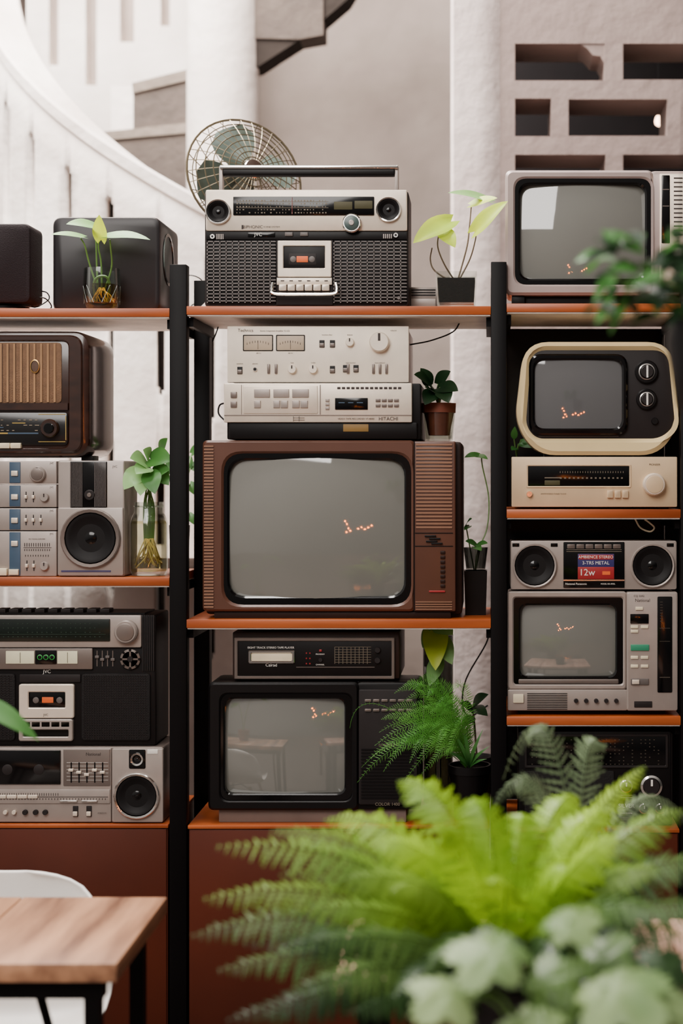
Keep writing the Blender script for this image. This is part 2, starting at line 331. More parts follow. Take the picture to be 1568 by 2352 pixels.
prism(t,'step',conc,[(570,-260),(800,-260),(800,-60),(570,-60)],2.15,2.4)

# =================== RACK AND CABINETS
zL1,zM1,zR1,zL2,zM2,zR2,zR3=wz(708),wz(703),wz(697),wz(1326),wz(1423),wz(1170),wz(1646)
zCL,zCM,zCR=wz(1894),wz(1896),wz(1905)
rk=T('display_rack','black steel display rack with orange wooden shelves carrying the old electronics','rack',784,2530,0,on=0,dep=.18)
posts=((-366,-327),(389,428),(1127,1163),(1563,1601))
for i,(a,b) in enumerate(posts):
    for y0,y1 in ((0,.04),(.33,.37)):
        bm=new(); box(bm,wx(a),wx(b),y0,y1,0,wz((607,607,601,601)[i])); bev(bm,.002); rk.part('post',bm,steel)
for bay,zs in ((0,(zL1,zL2)),(1,(zM1,zM2)),(2,(zR1,zR2,zR3))):
    x0,x1=wx(posts[bay][1]),wx(posts[bay+1][0])
    for z in zs:
        bm=new(); box(bm,x0,x1,0,.37,z-.022,z); bev(bm,.0015); sh=rk.part('shelf',bm,wood)
        bm=new(); box(bm,x0+.002,x1-.002,.004,.365,z-.025,z-.022); rk.part('underside',bm,under,sh)
        for xx in (x0,x1-.012):
            bm=new(); box(bm,xx,xx+.012,.03,.34,z-.05,z-.0265); rk.part('rail',bm,steel)
bm=new(); box(bm,wx(1163),wx(1563),.372,.38,zCR,zR1-.03); rk.part('back_panel',bm,blk)
for (a,b,z,lb) in ((-324,387,zCL,'red-brown plywood base cabinet under the left bay, behind the white chair'),(430,1125,zCM,'red-brown plywood base cabinet under the middle bay, below the black television'),(1165,1561,zCR,'red-brown plywood base cabinet under the right bay, behind the large fern')):
    c=T('base_cabinet',lb,'cabinet',(a+b)/2,2530,0,on=0,dep=.18,group='base cabinets under the rack')
    bm=new(); box(bm,wx(a)+.003,wx(b)-.003,.006,.36,0,z-.009); bev(bm,.002); c.part('body',bm,cab)
    bm=new(); box(bm,wx(a)+.001,wx(b)-.001,0,.368,z-.009,z); bev(bm,.0015); c.part('top',bm,wood)
    bm=new(); box(bm,wx(a)+.006,wx(b)-.006,.001,.006,.06,z-.012); bev(bm,.0015); c.part('front_panel',bm,cab)

# =================== MIDDLE BAY
d=T('boombox','silver and black cassette boombox with carrying handle raised, on the top middle shelf','boombox',704,699,.015,on=zM1,dep=.07)
d.R('body',dk,470,433,938,699,0,130,8,3)
d.R('front_panel',sil,474,432,935,526,-9,1,4,2)
hd=d.R('handle',blk,505,376,905,391,30,55,5,3); d.R('handle_trim',chrome,499,368,912,377,28,57,3,1.5,hd)
for x in (497,904): d.R('handle_arm',sil2,x,369,x+9,440,34,50,3,1.5,hd)
w_=d.R('dial_window',gls,537,448,860,491,-12,-8,2,1)
rc=[]
for yy in (456,463,470,477,484): rc+=[(x,yy,x+random.uniform(1,4),yy+2.6) for x in range(545,755,7) if random.random()<.8]
d.L('scale_marks',dim,rc+[(545,459.5,755,460.3),(545,473.5,755,474.3)],-13,-12,w_); d.R('meter',dimm,768,460,810,478,-13,-12,1,.3,w_); d.R('meter',dimm,815,458,856,476,-13,-12,1,.3,w_); d.L('needle',red,[(672,450,672.7,489)],-13.6,-13,w_)
for x,y in ((503,483),(893,478)): d.spk(x,y,29,chrome,-16,.86,-9)
d.K(809,510,22,14,chrome,-9,'tuning_knob'); d.K(809,510,17,3,mat('knob_green_grey',(60,76,74),.3),-23,'knob_face'); d.K(809,510,6,2,sil2,-26,'knob_centre')
d.X([('BIPHONIC',582,517.5,7),('SCENE SYSTEM',625,517.5,4)],txt,-10); d.L('logo_mark',txt,[(556,513,560,522)],-10)
d.R('jack_plate',blk,474,527,935,546,-5,1,1,1); d.R('name_plate',gls,570,529,632,540,-7,-5,1,.5); d.X([('JVC',594,534.5,8)],wht,-8)
for x in (655,690): d.R('switch',grey,x,529,x+18,538,-9,-5,1,1)
for x,y in ((489,539),(909,536)): d.K(x,y,6,5,chrome,-5,'socket'); d.K(x,y,2.5,1,blk,-10,'socket_hole')
d.L('vent_stripes',sil2,vb(498,533,516,545,5)+vb(880,533,902,543,5),-7,-5)
for x0,x1 in ((476,634),(766,934)):
    d.R('speaker_backing',blk,x0,547,x1,693,-3,0,3,1)
    d.L('speaker_grille',grey,hb(x0,549,x1,693,18,.34)+vb(x0,549,x1,691,11,.18),-7,-3)
d.R('deck_panel',dk,635,547,765,696,-6,0,2,1)
fr=d.FR('deck_door',sil,(639,549,762,632,3),(652,561,747,612,2),-12,-5,-6,1.5)
cs=d.R('cassette',blk,652,561,747,612,-8,-6,2,.5); d.R('cassette_label',ora,682,584,708,598,-9,-8,1,.3,cs)
d.R('cassette_window',dk,664,578,727,604,-8.6,-8,3,.3,cs)
for x in (674,717): d.K(x,591,7,1.2,grey,-8,'reel',parent=cs)
d.R('key_panel',sil,637,634,763,650,-12,-5,1,1); d.keys('key',sil,641,759,6,650,664,-18,-6,3); d.L('key_marks',txt,[(x,640,x+8,642) for x in range(646,756,20)],-13)
d.tb('guard_bar',chrome,[(626,644,-.008),(624,660,-.014),(632,669,-.016),(700,670,-.016),(764,669,-.016),(773,660,-.014),(771,644,-.008)],.004)
d.K(916,680,4,3,grey,-7,'screw')

# fan
t=T('desk_fan','old grey-green metal fan with round wire guard behind the boombox','fan',492,702,.285,on=zM1,dep=0)
a=Vector((.5,-.84,.2)).normalized(); u=UZ.cross(a).normalized(); v=a.cross(u); fc=W(562,380,.36); R_=.168
def fp(r,an,hh): return fc+u*(r*math.cos(an))+v*(r*math.sin(an))+a*hh
bm=new()
for hh,fr in ((.066,(1,.88,.76,.64,.52,.4,.3,.2)),(-.075,(.86,.66,.45))):
    for f_ in fr:
        h_=hh*(1-f_**2.2); P=[fp(R_*f_,2*math.pi*i/40,h_) for i in range(41)]; tube(bm,P,.0035 if f_==1 else .0017,5,False)
    for i in range(32 if hh>0 else 20):
        an=2*math.pi*i/(32 if hh>0 else 20); tube(bm,[fp(R_*f_,an,hh*(1-f_**2.2)) for f_ in (1,.9,.75,.55,.35,.15)],.0015,4,False)
t.part('guard',bm,wire)
bm=new(); loft(bm,[circ(fc+a*h_,r_,u,v,28) for r_,h_ in ((.001,.072),(.024,.07),(.03,.062),(.03,.056),(.001,.054))]); t.part('badge',bm,chrome)
bm=new(); loft(bm,[circ(fc+a*h_,r_,u,v,28) for r_,h_ in ((.03,-.06),(.058,-.075),(.066,-.11),(.064,-.16),(.05,-.19),(.001,-.2))]); t.part('motor_housing',bm,fang)
bm=new(); loft(bm,[circ(fc+a*h_,r_,u,v,24) for r_,h_ in ((.001,.03),(.02,.025),(.03,0),(.028,-.06))]); t.part('hub',bm,fang)
for b_ in range(4):
    bm=new(); an0=b_*math.pi/2+.25; G=[]
    for i in range(7):
        r=.025+.122*i/6; wd=.5+.25*math.sin(math.pi*i/6)-.2*(i==6); G.append([bm.verts.new(fp(r,an0+wd*(q-.5)*1.5,.02*(1-2*q))) for q in (0,.25,.5,.75,1)])
    for g,h_ in zip(G,G[1:]):
        for i in range(4): bm.faces.new((g[i],g[i+1],h_[i+1],h_[i]))
    t.part('blade',bm,fang)
mc=fc-a*.13; bm=new(); b0=Vector((wx(492,.285),.285,zM1-t.dz)); tube(bm,[mc,Vector((b0.x,mc.y-.03,mc.z-.07)),b0+UZ*.05],.016,12); t.part('stem',bm,fang)
bm=new(); loft(bm,[circ(b0+UZ*z_,r_,UX,UY,30) for r_,z_ in ((.04,0),(.041,.012),(.035,.03),(.02,.045),(.016,.06))]); t.part('base',bm,pinkb)

# small grey box + glass pot plant on top shelf
d=T('cassette_adapter_box','small grey ribbed metal box between boombox and square glass pot','box',970,698,.1,on=zM1,dep=.05)
d.R('body',dsil,942,645,1003,698,0,110,3,1); d.L('ribs',blk,hb(944,650,1000,668,3,.5),-1,1); d.R('front_strip',sil2,944,672,1000,690,-2,0,1,.5)
g=T('square_glass_pot','square clear glass pot of dark soil on the top middle shelf','pot',1048,698,.02,on=zM1,dep=.055)
q=math.sqrt(2)*.98; gy=.075
g.ZL('glass_wall',glass,1048,gy,[(44*q,697),(48*q,622),(45*q,622),(41*q,692)],n=4,ph=math.pi/4)
g.ZL('soil',soil,1048,gy,[(40*q,690),(43.5*q,636),(10,632)],n=4,ph=math.pi/4)
p=T('arrowhead_plant','yellow-green arrowhead plant with five leaves growing from the square glass pot','plant',1048,640,gy,on=wz(640,gy)+g.dz,dep=0)
for pts in ([(1045,640,gy),(1020,600,.06),(1005,560,.05),(1008,525,.04)],[(1050,640,gy),(1072,560,.08),(1078,510,.08),(1082,468,.08)],[(1052,640,gy),(1078,590,.07),(1090,550,.06),(1095,520,.06)],[(1035,640,gy),(998,615,.07),(988,590,.07),(992,562,.06)]): p.tb('stem',stemb,pts,.0024,None,6,True,.0016)
p.leaf(lfb,(1035,502,.05),(948,552,.0),54,'heart',.65,.12); p.leaf(lfb,(1015,524,.04),(1045,562,.0),40,'heart',.6,.1); p.leaf(lfp,(1125,456,.1),(1028,436,.05),38,'heart',.45,.08); p.leaf(lfb,(1090,525,.05),(1166,455,.02),44,'heart',.6,.1); p.leaf(lfb,(1082,464,.08),(1142,448,.05),36,'heart',.5,.05)

# ---- brown television and stack
tv=T('television','large brown wood-tone television with ridged side speaker on the middle shelf','television',760,1420,.02,on=zM2,dep=.16)
tv.R('cabinet',brdk,468,1013,1061,1412,26,290,10,4); tv.R('foot_rail',brdk,490,1405,1035,1420,10,200,2,1)
tv.FR('front_frame',brtv,(465,1010,952,1403,12),(513,1040,944,1388,46),-2,28,14,5)
tv.FR('screen_bezel',gls,(509,1036,948,1392,48),(525,1055,928,1369,40),4,20,22,4)
tv.screen(519,1049,934,1375,24,40,32)
sp=tv.R('control_panel',brtv,950,1012,1046,1403,0,28,4,3); tv.L('speaker_ridges',brli,hb(955,1018,1038,1216,24,.5),-3,1,sp)
tv.L('side_ridges',brli,hb(469,1022,491,1398,52,.5),-5,-1); tv.L('lower_ridges',brli,hb(954,1380,1038,1402,4,.45),-3,1,sp)
tv.L('panel_seam',blk,[(953,1222,1040,1224),(953,1252,1040,1254),(950,1012,952,1403)],-1.5,1,sp)
for i,(x,y) in enumerate(((975,1230),(985,1236),(978,1242),(990,1247))): tv.R('slider',blk,x,y-2,x+26,y+2,-5,0,1,.6)
for i in range(8): tv.R('channel_button',brdk,1011,1264+i*11,1022,1271+i*11,-4,0,1.5,.8)
tv.R('power_button',red,985,1355,1022,1359,-4,0,1,.6)
d=T('video_recorder','silver and black videocassette recorder with timer display on top of brown television','video recorder',740,1003,.02,on=tv.top(1010),dep=.14)
d.R('body',blk,520,872,966,1001,8,270,4,2); d.R('lower_front',blk,526,962,958,1000,0,10,3,2)
d.R('foot',blk,545,998,580,1003,20,60,1,.5); d.R('foot',blk,900,998,940,1003,20,60,1,.5)
d.R('front_panel',sil,515,872,946,962,-8,9,3,2); d.L('panel_seam',dsil,[(516,945,945,947),(735,876,737,944),(555,876,556,944)],-9)
d.R('cassette_door',sil,560,878,730,942,-10,-8,2,1)
for x,w2 in ((585,36),(629,36),(672,38)): d.R('button',sil2,x,886,x+w2,905,-13,-8,1,1)
for x,w2 in ((585,15),(629,15),(646,16),(672,17),(691,17)): d.R('button',sil2,x,912,x+w2,929,-13,-8,1,1)
for y in (892,914): d.R('power_button',dsil,531,y,545,y+14,-12,-8,1,1)
d.R('display',gls,770,906,845,933,-10,-8,1,.5); d.L('display_digits',bluegrey,[(778,916,792,918),(800,916,812,918),(820,916,834,918)],-10.6,-10)
for j in range(3): d.R('channel_slider',sil2,748,908+j*9,757,915+j*9,-11,-8,1,.6)
for j in range(2):
    for i in range(4): d.R('preset_button',dsil,863+i*14,908+j*12,874+i*14,915+j*12,-11,-8,1,.6)
d.L('tuning_marks',txt,vb(775,881,925,886,14,.7)+hb(560,881,580,890,2,.3),-9); d.X([('HITACHI',892,954,8),('VIDEO TAPE RECORDER VT-8000',818,954,4)],txt,-9.5)
d.R('sticker',ochre,788,966,846,983,-1.5,0,1,.3); d.L('slit',dsil,vb(674,948,700,960,2,.1)+[(674,951,700,952),(674,956,700,957)],-9.5)
vcr=d
d=T('amplifier','white aluminium stereo amplifier with two needle meters and large volume knob','amplifier',730,869,.05,on=vcr.top(872),dep=.13)
d.R('body',dsil,528,740,935,864,2,270,2,1); d.R('front_panel',whi,523,737,939,866,-8,3,2,1.5)
for x in (545,900): d.R('foot',blk,x,862,x+28,869,15,50,1,.5)
mface=mat('meter_face',(186,166,142),.4)
for x0,x1 in ((559,628),(635,701)):
    f_=d.FR('meter_frame',blk,(x0,757,x1,794,2),(x0+2,759,x1-2,792,2),-10,-8,-8.5,.6); m_=d.R('meter_face',mface,x0+1,758,x1-1,793,-8.8,-8,1,.2)
    rc=[]
    for i in range(9): x=x0+9+i*(x1-x0-20)/8; yy=770+((i-4)/4)**2*5; rc.append((x,yy,x+1,yy+5))
    d.L('meter_marks',txt,rc+[((x0+x1)/2-.5,770,(x0+x1)/2+.5,790)],-9.2,-8.8,m_)
d.K(872,774,23,16,whi,-8,'volume_knob',mark=txt); d.K(804,774,10,10,whi,-8,mark=txt); d.K(672,836,10,10,whi,-8,mark=txt); d.K(720,836,10,10,whi,-8,mark=txt)
for x,y in ((740,777),(764,777),(552,838),(764,836),(794,834),(818,834)):
    d.R('switch_slot',blk,x-6,y-8,x+6,y+9,-9,-8,1,.3); d.R('toggle_switch',dsil,x-5,y-1,x+5,y+8,-13,-8,1,.8)
for x in (618,635,858,873,888,800): d.R('push_button',dsil,x-3,824,x+3,846,-12,-8,1,.8)
d.K(587,836,5,4,chrome,-8,'headphone_socket'); d.K(587,836,3,1,blk,-12,'socket_hole')
d.X([('Technics',565,747,7),('Stereo Integrated Amplifier SU-Z2',632,748,3.4),('speakers',552,823,3),('phones',587,823,3),('bass',672,821,3),('treble',720,821,3),('dB/VU',595,799,3),('dB/VU',668,799,3),('loudness filter',752,757,3),('balance',804,757,3),('volume',904,747,3.4),('tape monitor',806,821,3),('input selector',873,821,3)],txt,-9)
# terracotta pot plant
g=T('terracotta_pot_plant','small dark leafy plant in a terracotta pot inside a clear glass, beside the recorder','plant',1008,1003,.12,on=tv.top(1010),dep=0)
Yp=.12
g.ZL('glass_cup',glass,1008,Yp,[(32,1002),(38,925),(36,925),(30,998)]); g.ZL('pot',terra,1008,Yp,[(24,990),(34,938),(38,938),(39,916),(35,916),(33,928)]); g.ZL('soil',soil,1008,Yp,[(30,930),(32,924),(5,922)])
for (b,e,w_) in (((1010,880,.1),(1052,888,.05),44),((1000,890,.1),(975,920,.04),46),((990,875,.12),(950,850,.06),44),((1005,872,.13),(1035,842,.1),40),((985,870,.12),(965,835,.1),34),((1015,890,.08),(1030,915,.03),40),((995,895,.1),(976,880,.05),34)):
    g.tb('stem',stemg,[(1008,925,Yp),((1008+b[0])/2,(920+b[1])/2,Yp),b],.002); g.leaf(lfd,b,e,w_,'heart',.6,.1)

# ---- lower middle
t2=T('television','black portable television with channel buttons, half hidden by feathery fern','television',722,1893,.02,on=zCM,dep=.16)
t2.R('plinth',mat('taupe_plastic',(112,94,86),.5),500,1862,932,1893,14,240,3,2)
t2.R('body',blk,478,1568,966,1864,26,260,14,6,back=20); t2.R('side_panel',blk,818,1568,966,1862,2,30,10,5); t2.FR('front_frame',blk,(478,1568,824,1862,14),(508,1596,806,1838,20),-4,28,6,5)
t2.FR('screen_bezel',gls,(504,1592,812,1842,26),(516,1606,791,1824,20),-2,18,20,3); t2.screen(512,1602,795,1828,20,18,20)
cp=t2.R('control_panel',dk,824,1584,958,1848,-6,2,4,2); t2.L('panel_ridges',blk,hb(830,1720,950,1838,16,.5),-8,-5,cp)
for i in range(2): t2.keys('channel_button',dsil,836,950,6,1606+i*22,1612+i*22,-10,-6,4)
t2.X([('NORDMENDE',892,1711,5),('COLOR 1400',890,1847,7)],dim,-7)
d=T('tape_player','low dark brown eight track tape player standing on the black television','tape player',724,1562,.04,on=t2.top(1568),dep=.12)
d.R('body',brdk,533,1450,917,1557,6,230,3,2); d.FR('front_frame',dsil,(538,1462,906,1557,2),(546,1470,899,1550,2),-3,8,4,1.5); d.R('front_panel',blk,545,1469,900,1551,0,6,1,.5)
for x in (552,880): d.R('foot',blk,x,1555,x+20,1562,14,40,1,.5)
d.FR('tape_slot_rim',chrome,(570,1491,677,1521,4),(577,1497,670,1515,3),-5,0,-1,1.5); d.R('tape_slot_flap',ivory,576,1496,671,1516,-2,0,2,.5)
d.X([('EIGHT TRACK STEREO TAPE PLAYER',622,1485,4.6),('Calrad',623,1525,7),('PROGRAM',735,1500,3),('CHANNEL',735,1524,3)],wht,-1); d.L('level_grid',dim,vb(768,1483,852,1522,9,.12)+hb(768,1483,852,1524,7,.12),-1,0)
d.R('lamp',red,733,1489,739,1494,-3,0,1,.5); d.K(736,1513,5,4,dk); d.K(867,1490,7,7,dk); d.K(867,1514,7,7,dk); d.L('dots',red,[(702+i*8,1496+j*12,705+i*8,1499+j*12) for i in range(2) for j in range(3)],-1,0)
d.L('trim_line',dsil,[(680,1529,860,1530.5)],-1,0)

# plants right of brown TV
b=T('black_planter','small black square planter on the middle shelf beside the brown television','planter',1088,1420,.14,on=zM2,dep=0)
b.ZL('pot',blk,1092,.15,[(24*q,1419),(27*q,1318),(24*q,1318),(22*q,1330)],n=4,ph=math.pi/4); b.ZL('soil',soil,1092,.15,[(22*q,1335),(23*q,1326),(4,1325)],n=4,ph=math.pi/4)
cu=T('plastic_cup','smoky clear cup sitting on the black planter','cup',1090,1319,.15,on=b.top(1317),dep=0)
cu.ZL('cup_wall',smoke,1092,.15,[(22,1318),(28,1268),(27,1268),(21,1315)])
v_=T('vine_plant','thin climbing vine with small leaves rising from the smoky cup by the right post','plant',1090,1315,.15,on=b.top(1317),dep=0)
v_.tb('stem',stemg,[(1090,1315,.15),(1098,1270,.15),(1118,1220,.16),(1122,1150,.17),(1108,1080,.17),(1105,1055,.16)],.0018); v_.tb('stem',stemg,[(1088,1315,.15),(1078,1260,.14),(1070,1215,.13)],.0018); v_.tb('stem',stemg,[(1092,1315,.15),(1100,1275,.14),(1098,1262,.13)],.0018)
for b1,e1,w1 in (((1095,1055,.16),(1120,1062,.12),18),((1100,1052,.16),(1066,1058,.13),20),((1070,1215,.13),(1084,1198,.1),22),((1078,1215,.13),(1066,1225,.1),14),((1095,1260,.13),(1120,1255,.1),22),((1095,1262,.13),(1068,1250,.1),26),((1090,1262,.12),(1105,1272,.09),20)): v_.leaf(lfm,b1,e1,w1,'heart',.5,.1)

# plants right of black TV
gv=T('tall_glass_vase','tall clear glass vase between black television and right post','vase',1005,1893,.24,on=zCM,dep=0)
gv.ZL('vase_wall',smoke,1006,.24,[(34,1884),(35,1500),(33,1500),(32,1880)]); gv.ZL('water',water,1006,.24,[(31,1880),(32,1640)])
pv=T('variegated_vine','pale variegated vine leaves standing in the tall glass vase','plant',1005,1880,.24,on=gv.top(1880),dep=0)
for i in range(3): pv.tb('stem',stemg,[(1000+i*6,1870,.24),(1004+i*3,1650,.24),(995+i*10,1500-i*12,.22)],.0022)
for b1,e1,w1 in (((1000,1480,.2),(1000,1584,.13),58),((1005,1475,.2),(1040,1502,.15),48),((1008,1490,.2),(1016,1448,.18),36),((1000,1490,.2),(970,1532,.16),46),((1010,1510,.2),(1038,1570,.15),44),((998,1482,.2),(974,1468,.18),36),((1006,1560,.2),(985,1620,.15),38)): pv.leaf(lfp if w1<50 else lfb,b1,e1,w1,'heart',.7,.1)
gp=T('feathery_fern_pot','feathery asparagus fern spilling in front of the black television from a black pot','plant',1080,1893,.1,on=zCM,dep=0)
gp.ZL('pot',blk,1078,.08,[(34,1894),(46,1790),(49,1790),(49,1772),(45,1772),(44,1784)]); gp.ZL('soil',soil,1078,.08,[(42,1786),(43,1782),(5,1780)])
tips=[(820,1815),(850,1760),(870,1700),(885,1650),(905,1610),(930,1590),(960,1580),(1000,1590),(900,1740),(940,1700),(960,1760),(930,1810),(985,1700),(1010,1660),(1030,1610),(1000,1740),(880,1790),(970,1650),(945,1640),(1040,1700),(915,1670),(860,1730),(990,1780),(830,1780),(920,1720),(950,1600),(980,1620),(900,1690),(1010,1700),(940,1770),(965,1800),(890,1760),(1025,1760),(935,1660),(1000,1640),(925,1630),(955,1690),(875,1670),(1020,1640),(985,1660)]
for x,y in tips:
    frond(gp,lfa,(1070,1780,.08),((1070+x)/2+random.uniform(-20,50),min(y,1700)-random.uniform(30,100),-.02),(x,y,-.05+random.uniform(-.03,.03)),.027,36,.12,.0007,.7,'frond',(random.uniform(-.6,.6),-1,random.uniform(-.3,.5)),.15)
frond(gp,lfa,(1070,1780,.08),(820,1540,-.03),(803,1690,-.05),.008,20,.1,.0007,.7,'frond',(0,-1,.1),.15)
for x,y in ((1110,1690),(1035,1690),(1125,1730),(1060,1665),(1020,1740),(1118,1760)): gp.leaf(lfm,(1078,1782,.07),(x,y,.03),9,'lance',.6,.25,name='blade_leaf')
rp=T('rubber_plant','dark glossy rubber plant leaves in a small dark pot behind the feathery fern','plant',1100,1893,.25,on=zCM,dep=0)
rp.ZL('pot',dk,1095,.26,[(30,1885),(38,1780),(35,1780),(30,1790)]); rp.ZL('soil',soil,1095,.26,[(33,1792),(34,1788),(4,1787)]); rp.tb('stem',stemb,[(1095,1790,.26),(1090,1720,.25),(1085,1665,.24)],.003)
for b1,e1,w1 in (((1085,1665,.24),(1122,1640,.18),30),((1087,1680,.24),(1055,1660,.18),28),((1085,1670,.24),(1120,1690,.17),30),((1088,1690,.24),(1060,1715,.18),26)): rp.leaf(lfd,b1,e1,w1,'lance',.6,.1)
bg=T('trailing_plant','leafy green trailing plant behind the rack post left of the brown television','plant',400,1320,.27,on=zL2,dep=0)
bg.ZL('pot',dk,412,.27,[(20,1310),(24,1215),(21,1215),(18,1225)])
for b1,e1,w1 in (((440,1050,.42),(465,1030,.4),26),((440,1075,.42),(462,1095,.4),26),((432,1060,.42),(430,1100,.4),26),((436,1120,.42),(455,1150,.4),24),((370,1040,.3),(385,1015,.28),30),((400,1065,.3),(380,1105,.28),26),((434,1190,.4),(448,1215,.38),20)): bg.tb('stem',stemg,[(412,1240,.27),(418,1150,.3),b1],.0018); bg.leaf(lfm,b1,e1,w1,'heart',.6,.1)

# =================== LEFT BAY
d=T('subwoofer','large black box speaker with rounded edges on the top left shelf','speaker',245,708,.11,on=zL1,dep=.12)
d.R('cabinet',mat('satin_black',(22,17,20),.38,0,.1,spec=.4),119,487,368,706,0,205,22,10,n=6)
bm=new(); c_=Vector((wx(368,d.Y),d.Y+.1,wz(575,d.Y))); loft(bm,[circ(c_+UX*h_,r_,UY,UZ,30) for r_,h_ in ((.07,-.01),(.07,.002),(.062,.003),(.058,-.004),(.001,-.006))]); d.part('side_driver',bm,gls)
d.R('foot',blk,135,703,160,708,15,50,1,.5); d.R('foot',blk,330,703,355,708,15,50,1,.5)
d=T('desktop_speaker','small black satellite speaker on a round foot at the left end of top shelf','speaker',15,708,.04,on=zL1,dep=.06)
d.R('body',mat('dark_plum_cloth',(30,20,23),.7,0,.15,200,.2,300),-45,509,69,692,0,100,16,8,n=6); d.ZL('neck',gls,15,.1,[(12,704),(10,688)]); d.ZL('foot',gls,18,.1,[(50,708),(50,703),(12,697)])
g=T('cut_glass_tumbler','cut crystal tumbler of water with a sprouting cutting, on the top left shelf','glass',234,708,.05,on=zL1,dep=0)
g.ZL('tumbler_wall',glass,234,.05,[(34,706),(40,694),(43,665),(40,613),(38,613),(40,664),(35,692),(3,694)],n=28)
bm=new()
for a_ in range(14):
    for s_ in (1,-1):
        an=a_*math.pi/7; an2=an+s_*math.pi/7; tube(bm,[W(234,654,.05)+Vector((math.cos(an),math.sin(an),0))*43*4.05/F,W(234,694,.05)+Vector((math.cos(an2),math.sin(an2),0))*41*4.05/F],.0007,4,False)
g.part('cut_pattern',bm,glass); g.ZL('water',amber,234,.05,[(35,692),(39,666),(39,650)],n=28)
p=T('plant_cutting','green arrowhead cutting with four spreading leaves rooted in the crystal tumbler','plant',234,690,.05,on=g.top(690),dep=0)
for pts in ([(234,668,.05),(232,600,.05),(226,560,.04),(232,525,.03)],[(228,670,.05),(205,600,.045),(195,560,.03),(185,542,.02)],[(238,668,.05),(256,610,.05),(254,565,.03),(252,545,.02)],[(225,665,.05),(222,600,.05),(220,540,.04),(216,520,.03)]): p.tb('stem',stemg,pts,.0028,None,6,True,.0018)
p.tb('stem',stemg,[(220,690,.05),(215,650,.04),(225,632,.03),(245,632,.03),(252,655,.04),(246,690,.05)],.0035)
p.leaf(lfb,(232,546,.03),(228,488,-.01),34,'heart',.8,.1); p.leaf(lfp,(218,516,.03),(152,510,-.02),34,'heart',.55,.1); p.leaf(lfp,(190,540,.02),(116,534,-.02),24,'heart',.45,.08); p.leaf(lfp,(245,540,.02),(345,546,-.02),30,'heart',.48,.1)
for i in range(22):
    x=234+random.uniform(-28,28); p.tb('root',root,[(234+random.uniform(-8,8),656,.05),((234+x)/2+random.uniform(-8,8),672,.05+random.uniform(-.025,.02)),(x,688,.05+random.uniform(-.025,.02))],.0012)
c=T('cable','thin black cable curled on the top left shelf between the two speakers','cable',95,706,.15,on=zL1,dep=0)
c.tb('cord',blk,[(60,690,.15),(80,658,.15),(105,655,.14),(112,672,.14),(80,690,.12),(66,676,.12),(100,668,.13),(118,690,.14),(90,704,.15)],.0018)
c=T('cable','thin black cable looping behind the speaker toward the fan','cable',440,700,.3,on=zM1,dep=0)
c.tb('cord',blk,[(415,604,.38),(445,604,.38),(466,620,.38),(462,660,.38),(440,672,.375),(436,690,.31),(440,698,.3)],.0018)

d=T('speaker','silver shelf speaker with dark woofer and tweeter strip, under the valve radio','speaker',212,1325,.02,on=zL2,dep=.1)
d.R('cabinet',sil2,133,1058,286,1324,0,130,4,3); d.R('front_baffle',sil2,134,1166,284,1322,-5,1,3,2)
d.R('tweeter_strip',gls,162,1060,246,1166,-4,0,2,1); d.L('strip_louvres',grey,vb(164,1062,192,1164,9,.4)+vb(218,1062,246,1164,9,.4),-6,-4); d.K(207,1137,12,4,dk,-4,'tweeter'); d.K(207,1137,5,3,dsil,-8,'tweeter_dome')
d.spk(210,1236,69,dsil,-12,.86,-5); d.L('stripe',blue,[(142,1310,256,1312),(142,1313,256,1314)],-6,-5); d.X([('JVC',264,1072,5)],txt,-1)
spkT=d
d=T('stereo_system','silver stack of stereo modules with blue strip at the far left of shelf','stereo',-10,1325,.03,on=zL2,dep=.1)
for i,(y0,y1) in enumerate(((1060,1112),(1114,1166),(1168,1219),(1221,1324))):
    md=d.R('module',sil2,-150,y0,130,y1,0,200,2,1.5); d.R('blue_strip',bluegrey,22,y0+2,47,y1-2,-2,0,1,.5,md); d.R('dark_strip',dk,-20,y0+3,-2,y1-3,-2,0,1,.5,md)
    d.R('button',sil,27,y0+22,42,y0+34,-6,-2,1,1,md); d.R('slot',dk,-120,y0+8,-30,y0+40,-1.5,0,1,.5,md)
d.K(88,1090,18,12,sil2,0,mark=txt); d.K(88,1090,14,2,dsil,-12,'knob_face'); d.K(103,1143,10,9,sil2,0,mark=txt); d.K(103,1301,10,9,sil2,0,mark=txt)
for x,y in ((60,1142),(77,1142),(60,1195),(77,1195),(94,1195),(62,1300),(78,1300)): d.L('slider_slot',dk,[(x-1,y-12,x+1,y+12)],-1,0); d.R('slider',sil,x-3,y-4,x+3,y+4,-6,0,1,.8)
d.L('level_marks',txt,vb(56,1248,118,1256,12,.3)+vb(56,1262,118,1266,12,.3)+[(54,1258,118,1259)]+vb(58,1275,116,1279,10,.25),-1,0); d.X([('JVC',119,1065,4),('JVC',119,1120,4),('JVC',119,1174,4),('JVC',119,1227,4),('MIC MIXING AMPLIFIER',85,1239,2.6)],txt,-1)
d.R('key',ivory,-6,1306,18,1322,-10,0,1,1); d.R('key',ivory,22,1308,44,1321,-8,0,1,1)
st=max(d.top(1060),spkT.top(1058))
d=T('valve_radio','dark brown wooden valve radio with striped tan cloth and dial, left bay','radio',-40,1052,.03,on=st,dep=.13)
d.R('cabinet',rwood,-300,754,206,1044,0,230,42,12,n=8)
for x in (-270,190): d.R('foot',blk,x-14,1040,x+14,1052,40,90,2,1)
d.FR('front_frame',rwood,(-292,764,190,1034,30),(-282,778,158,1022,16),-6,4,3,3); d.R('grille_cloth',cloth,-278,781,142,920,-3,2,10,1)
d.L('tan_ribs',tan,vb(-276,784,140,918,27,.3),-6,-3); d.L('brown_ribs',ribd,vb(-270,784,140,918,27,.25),-4,-2)
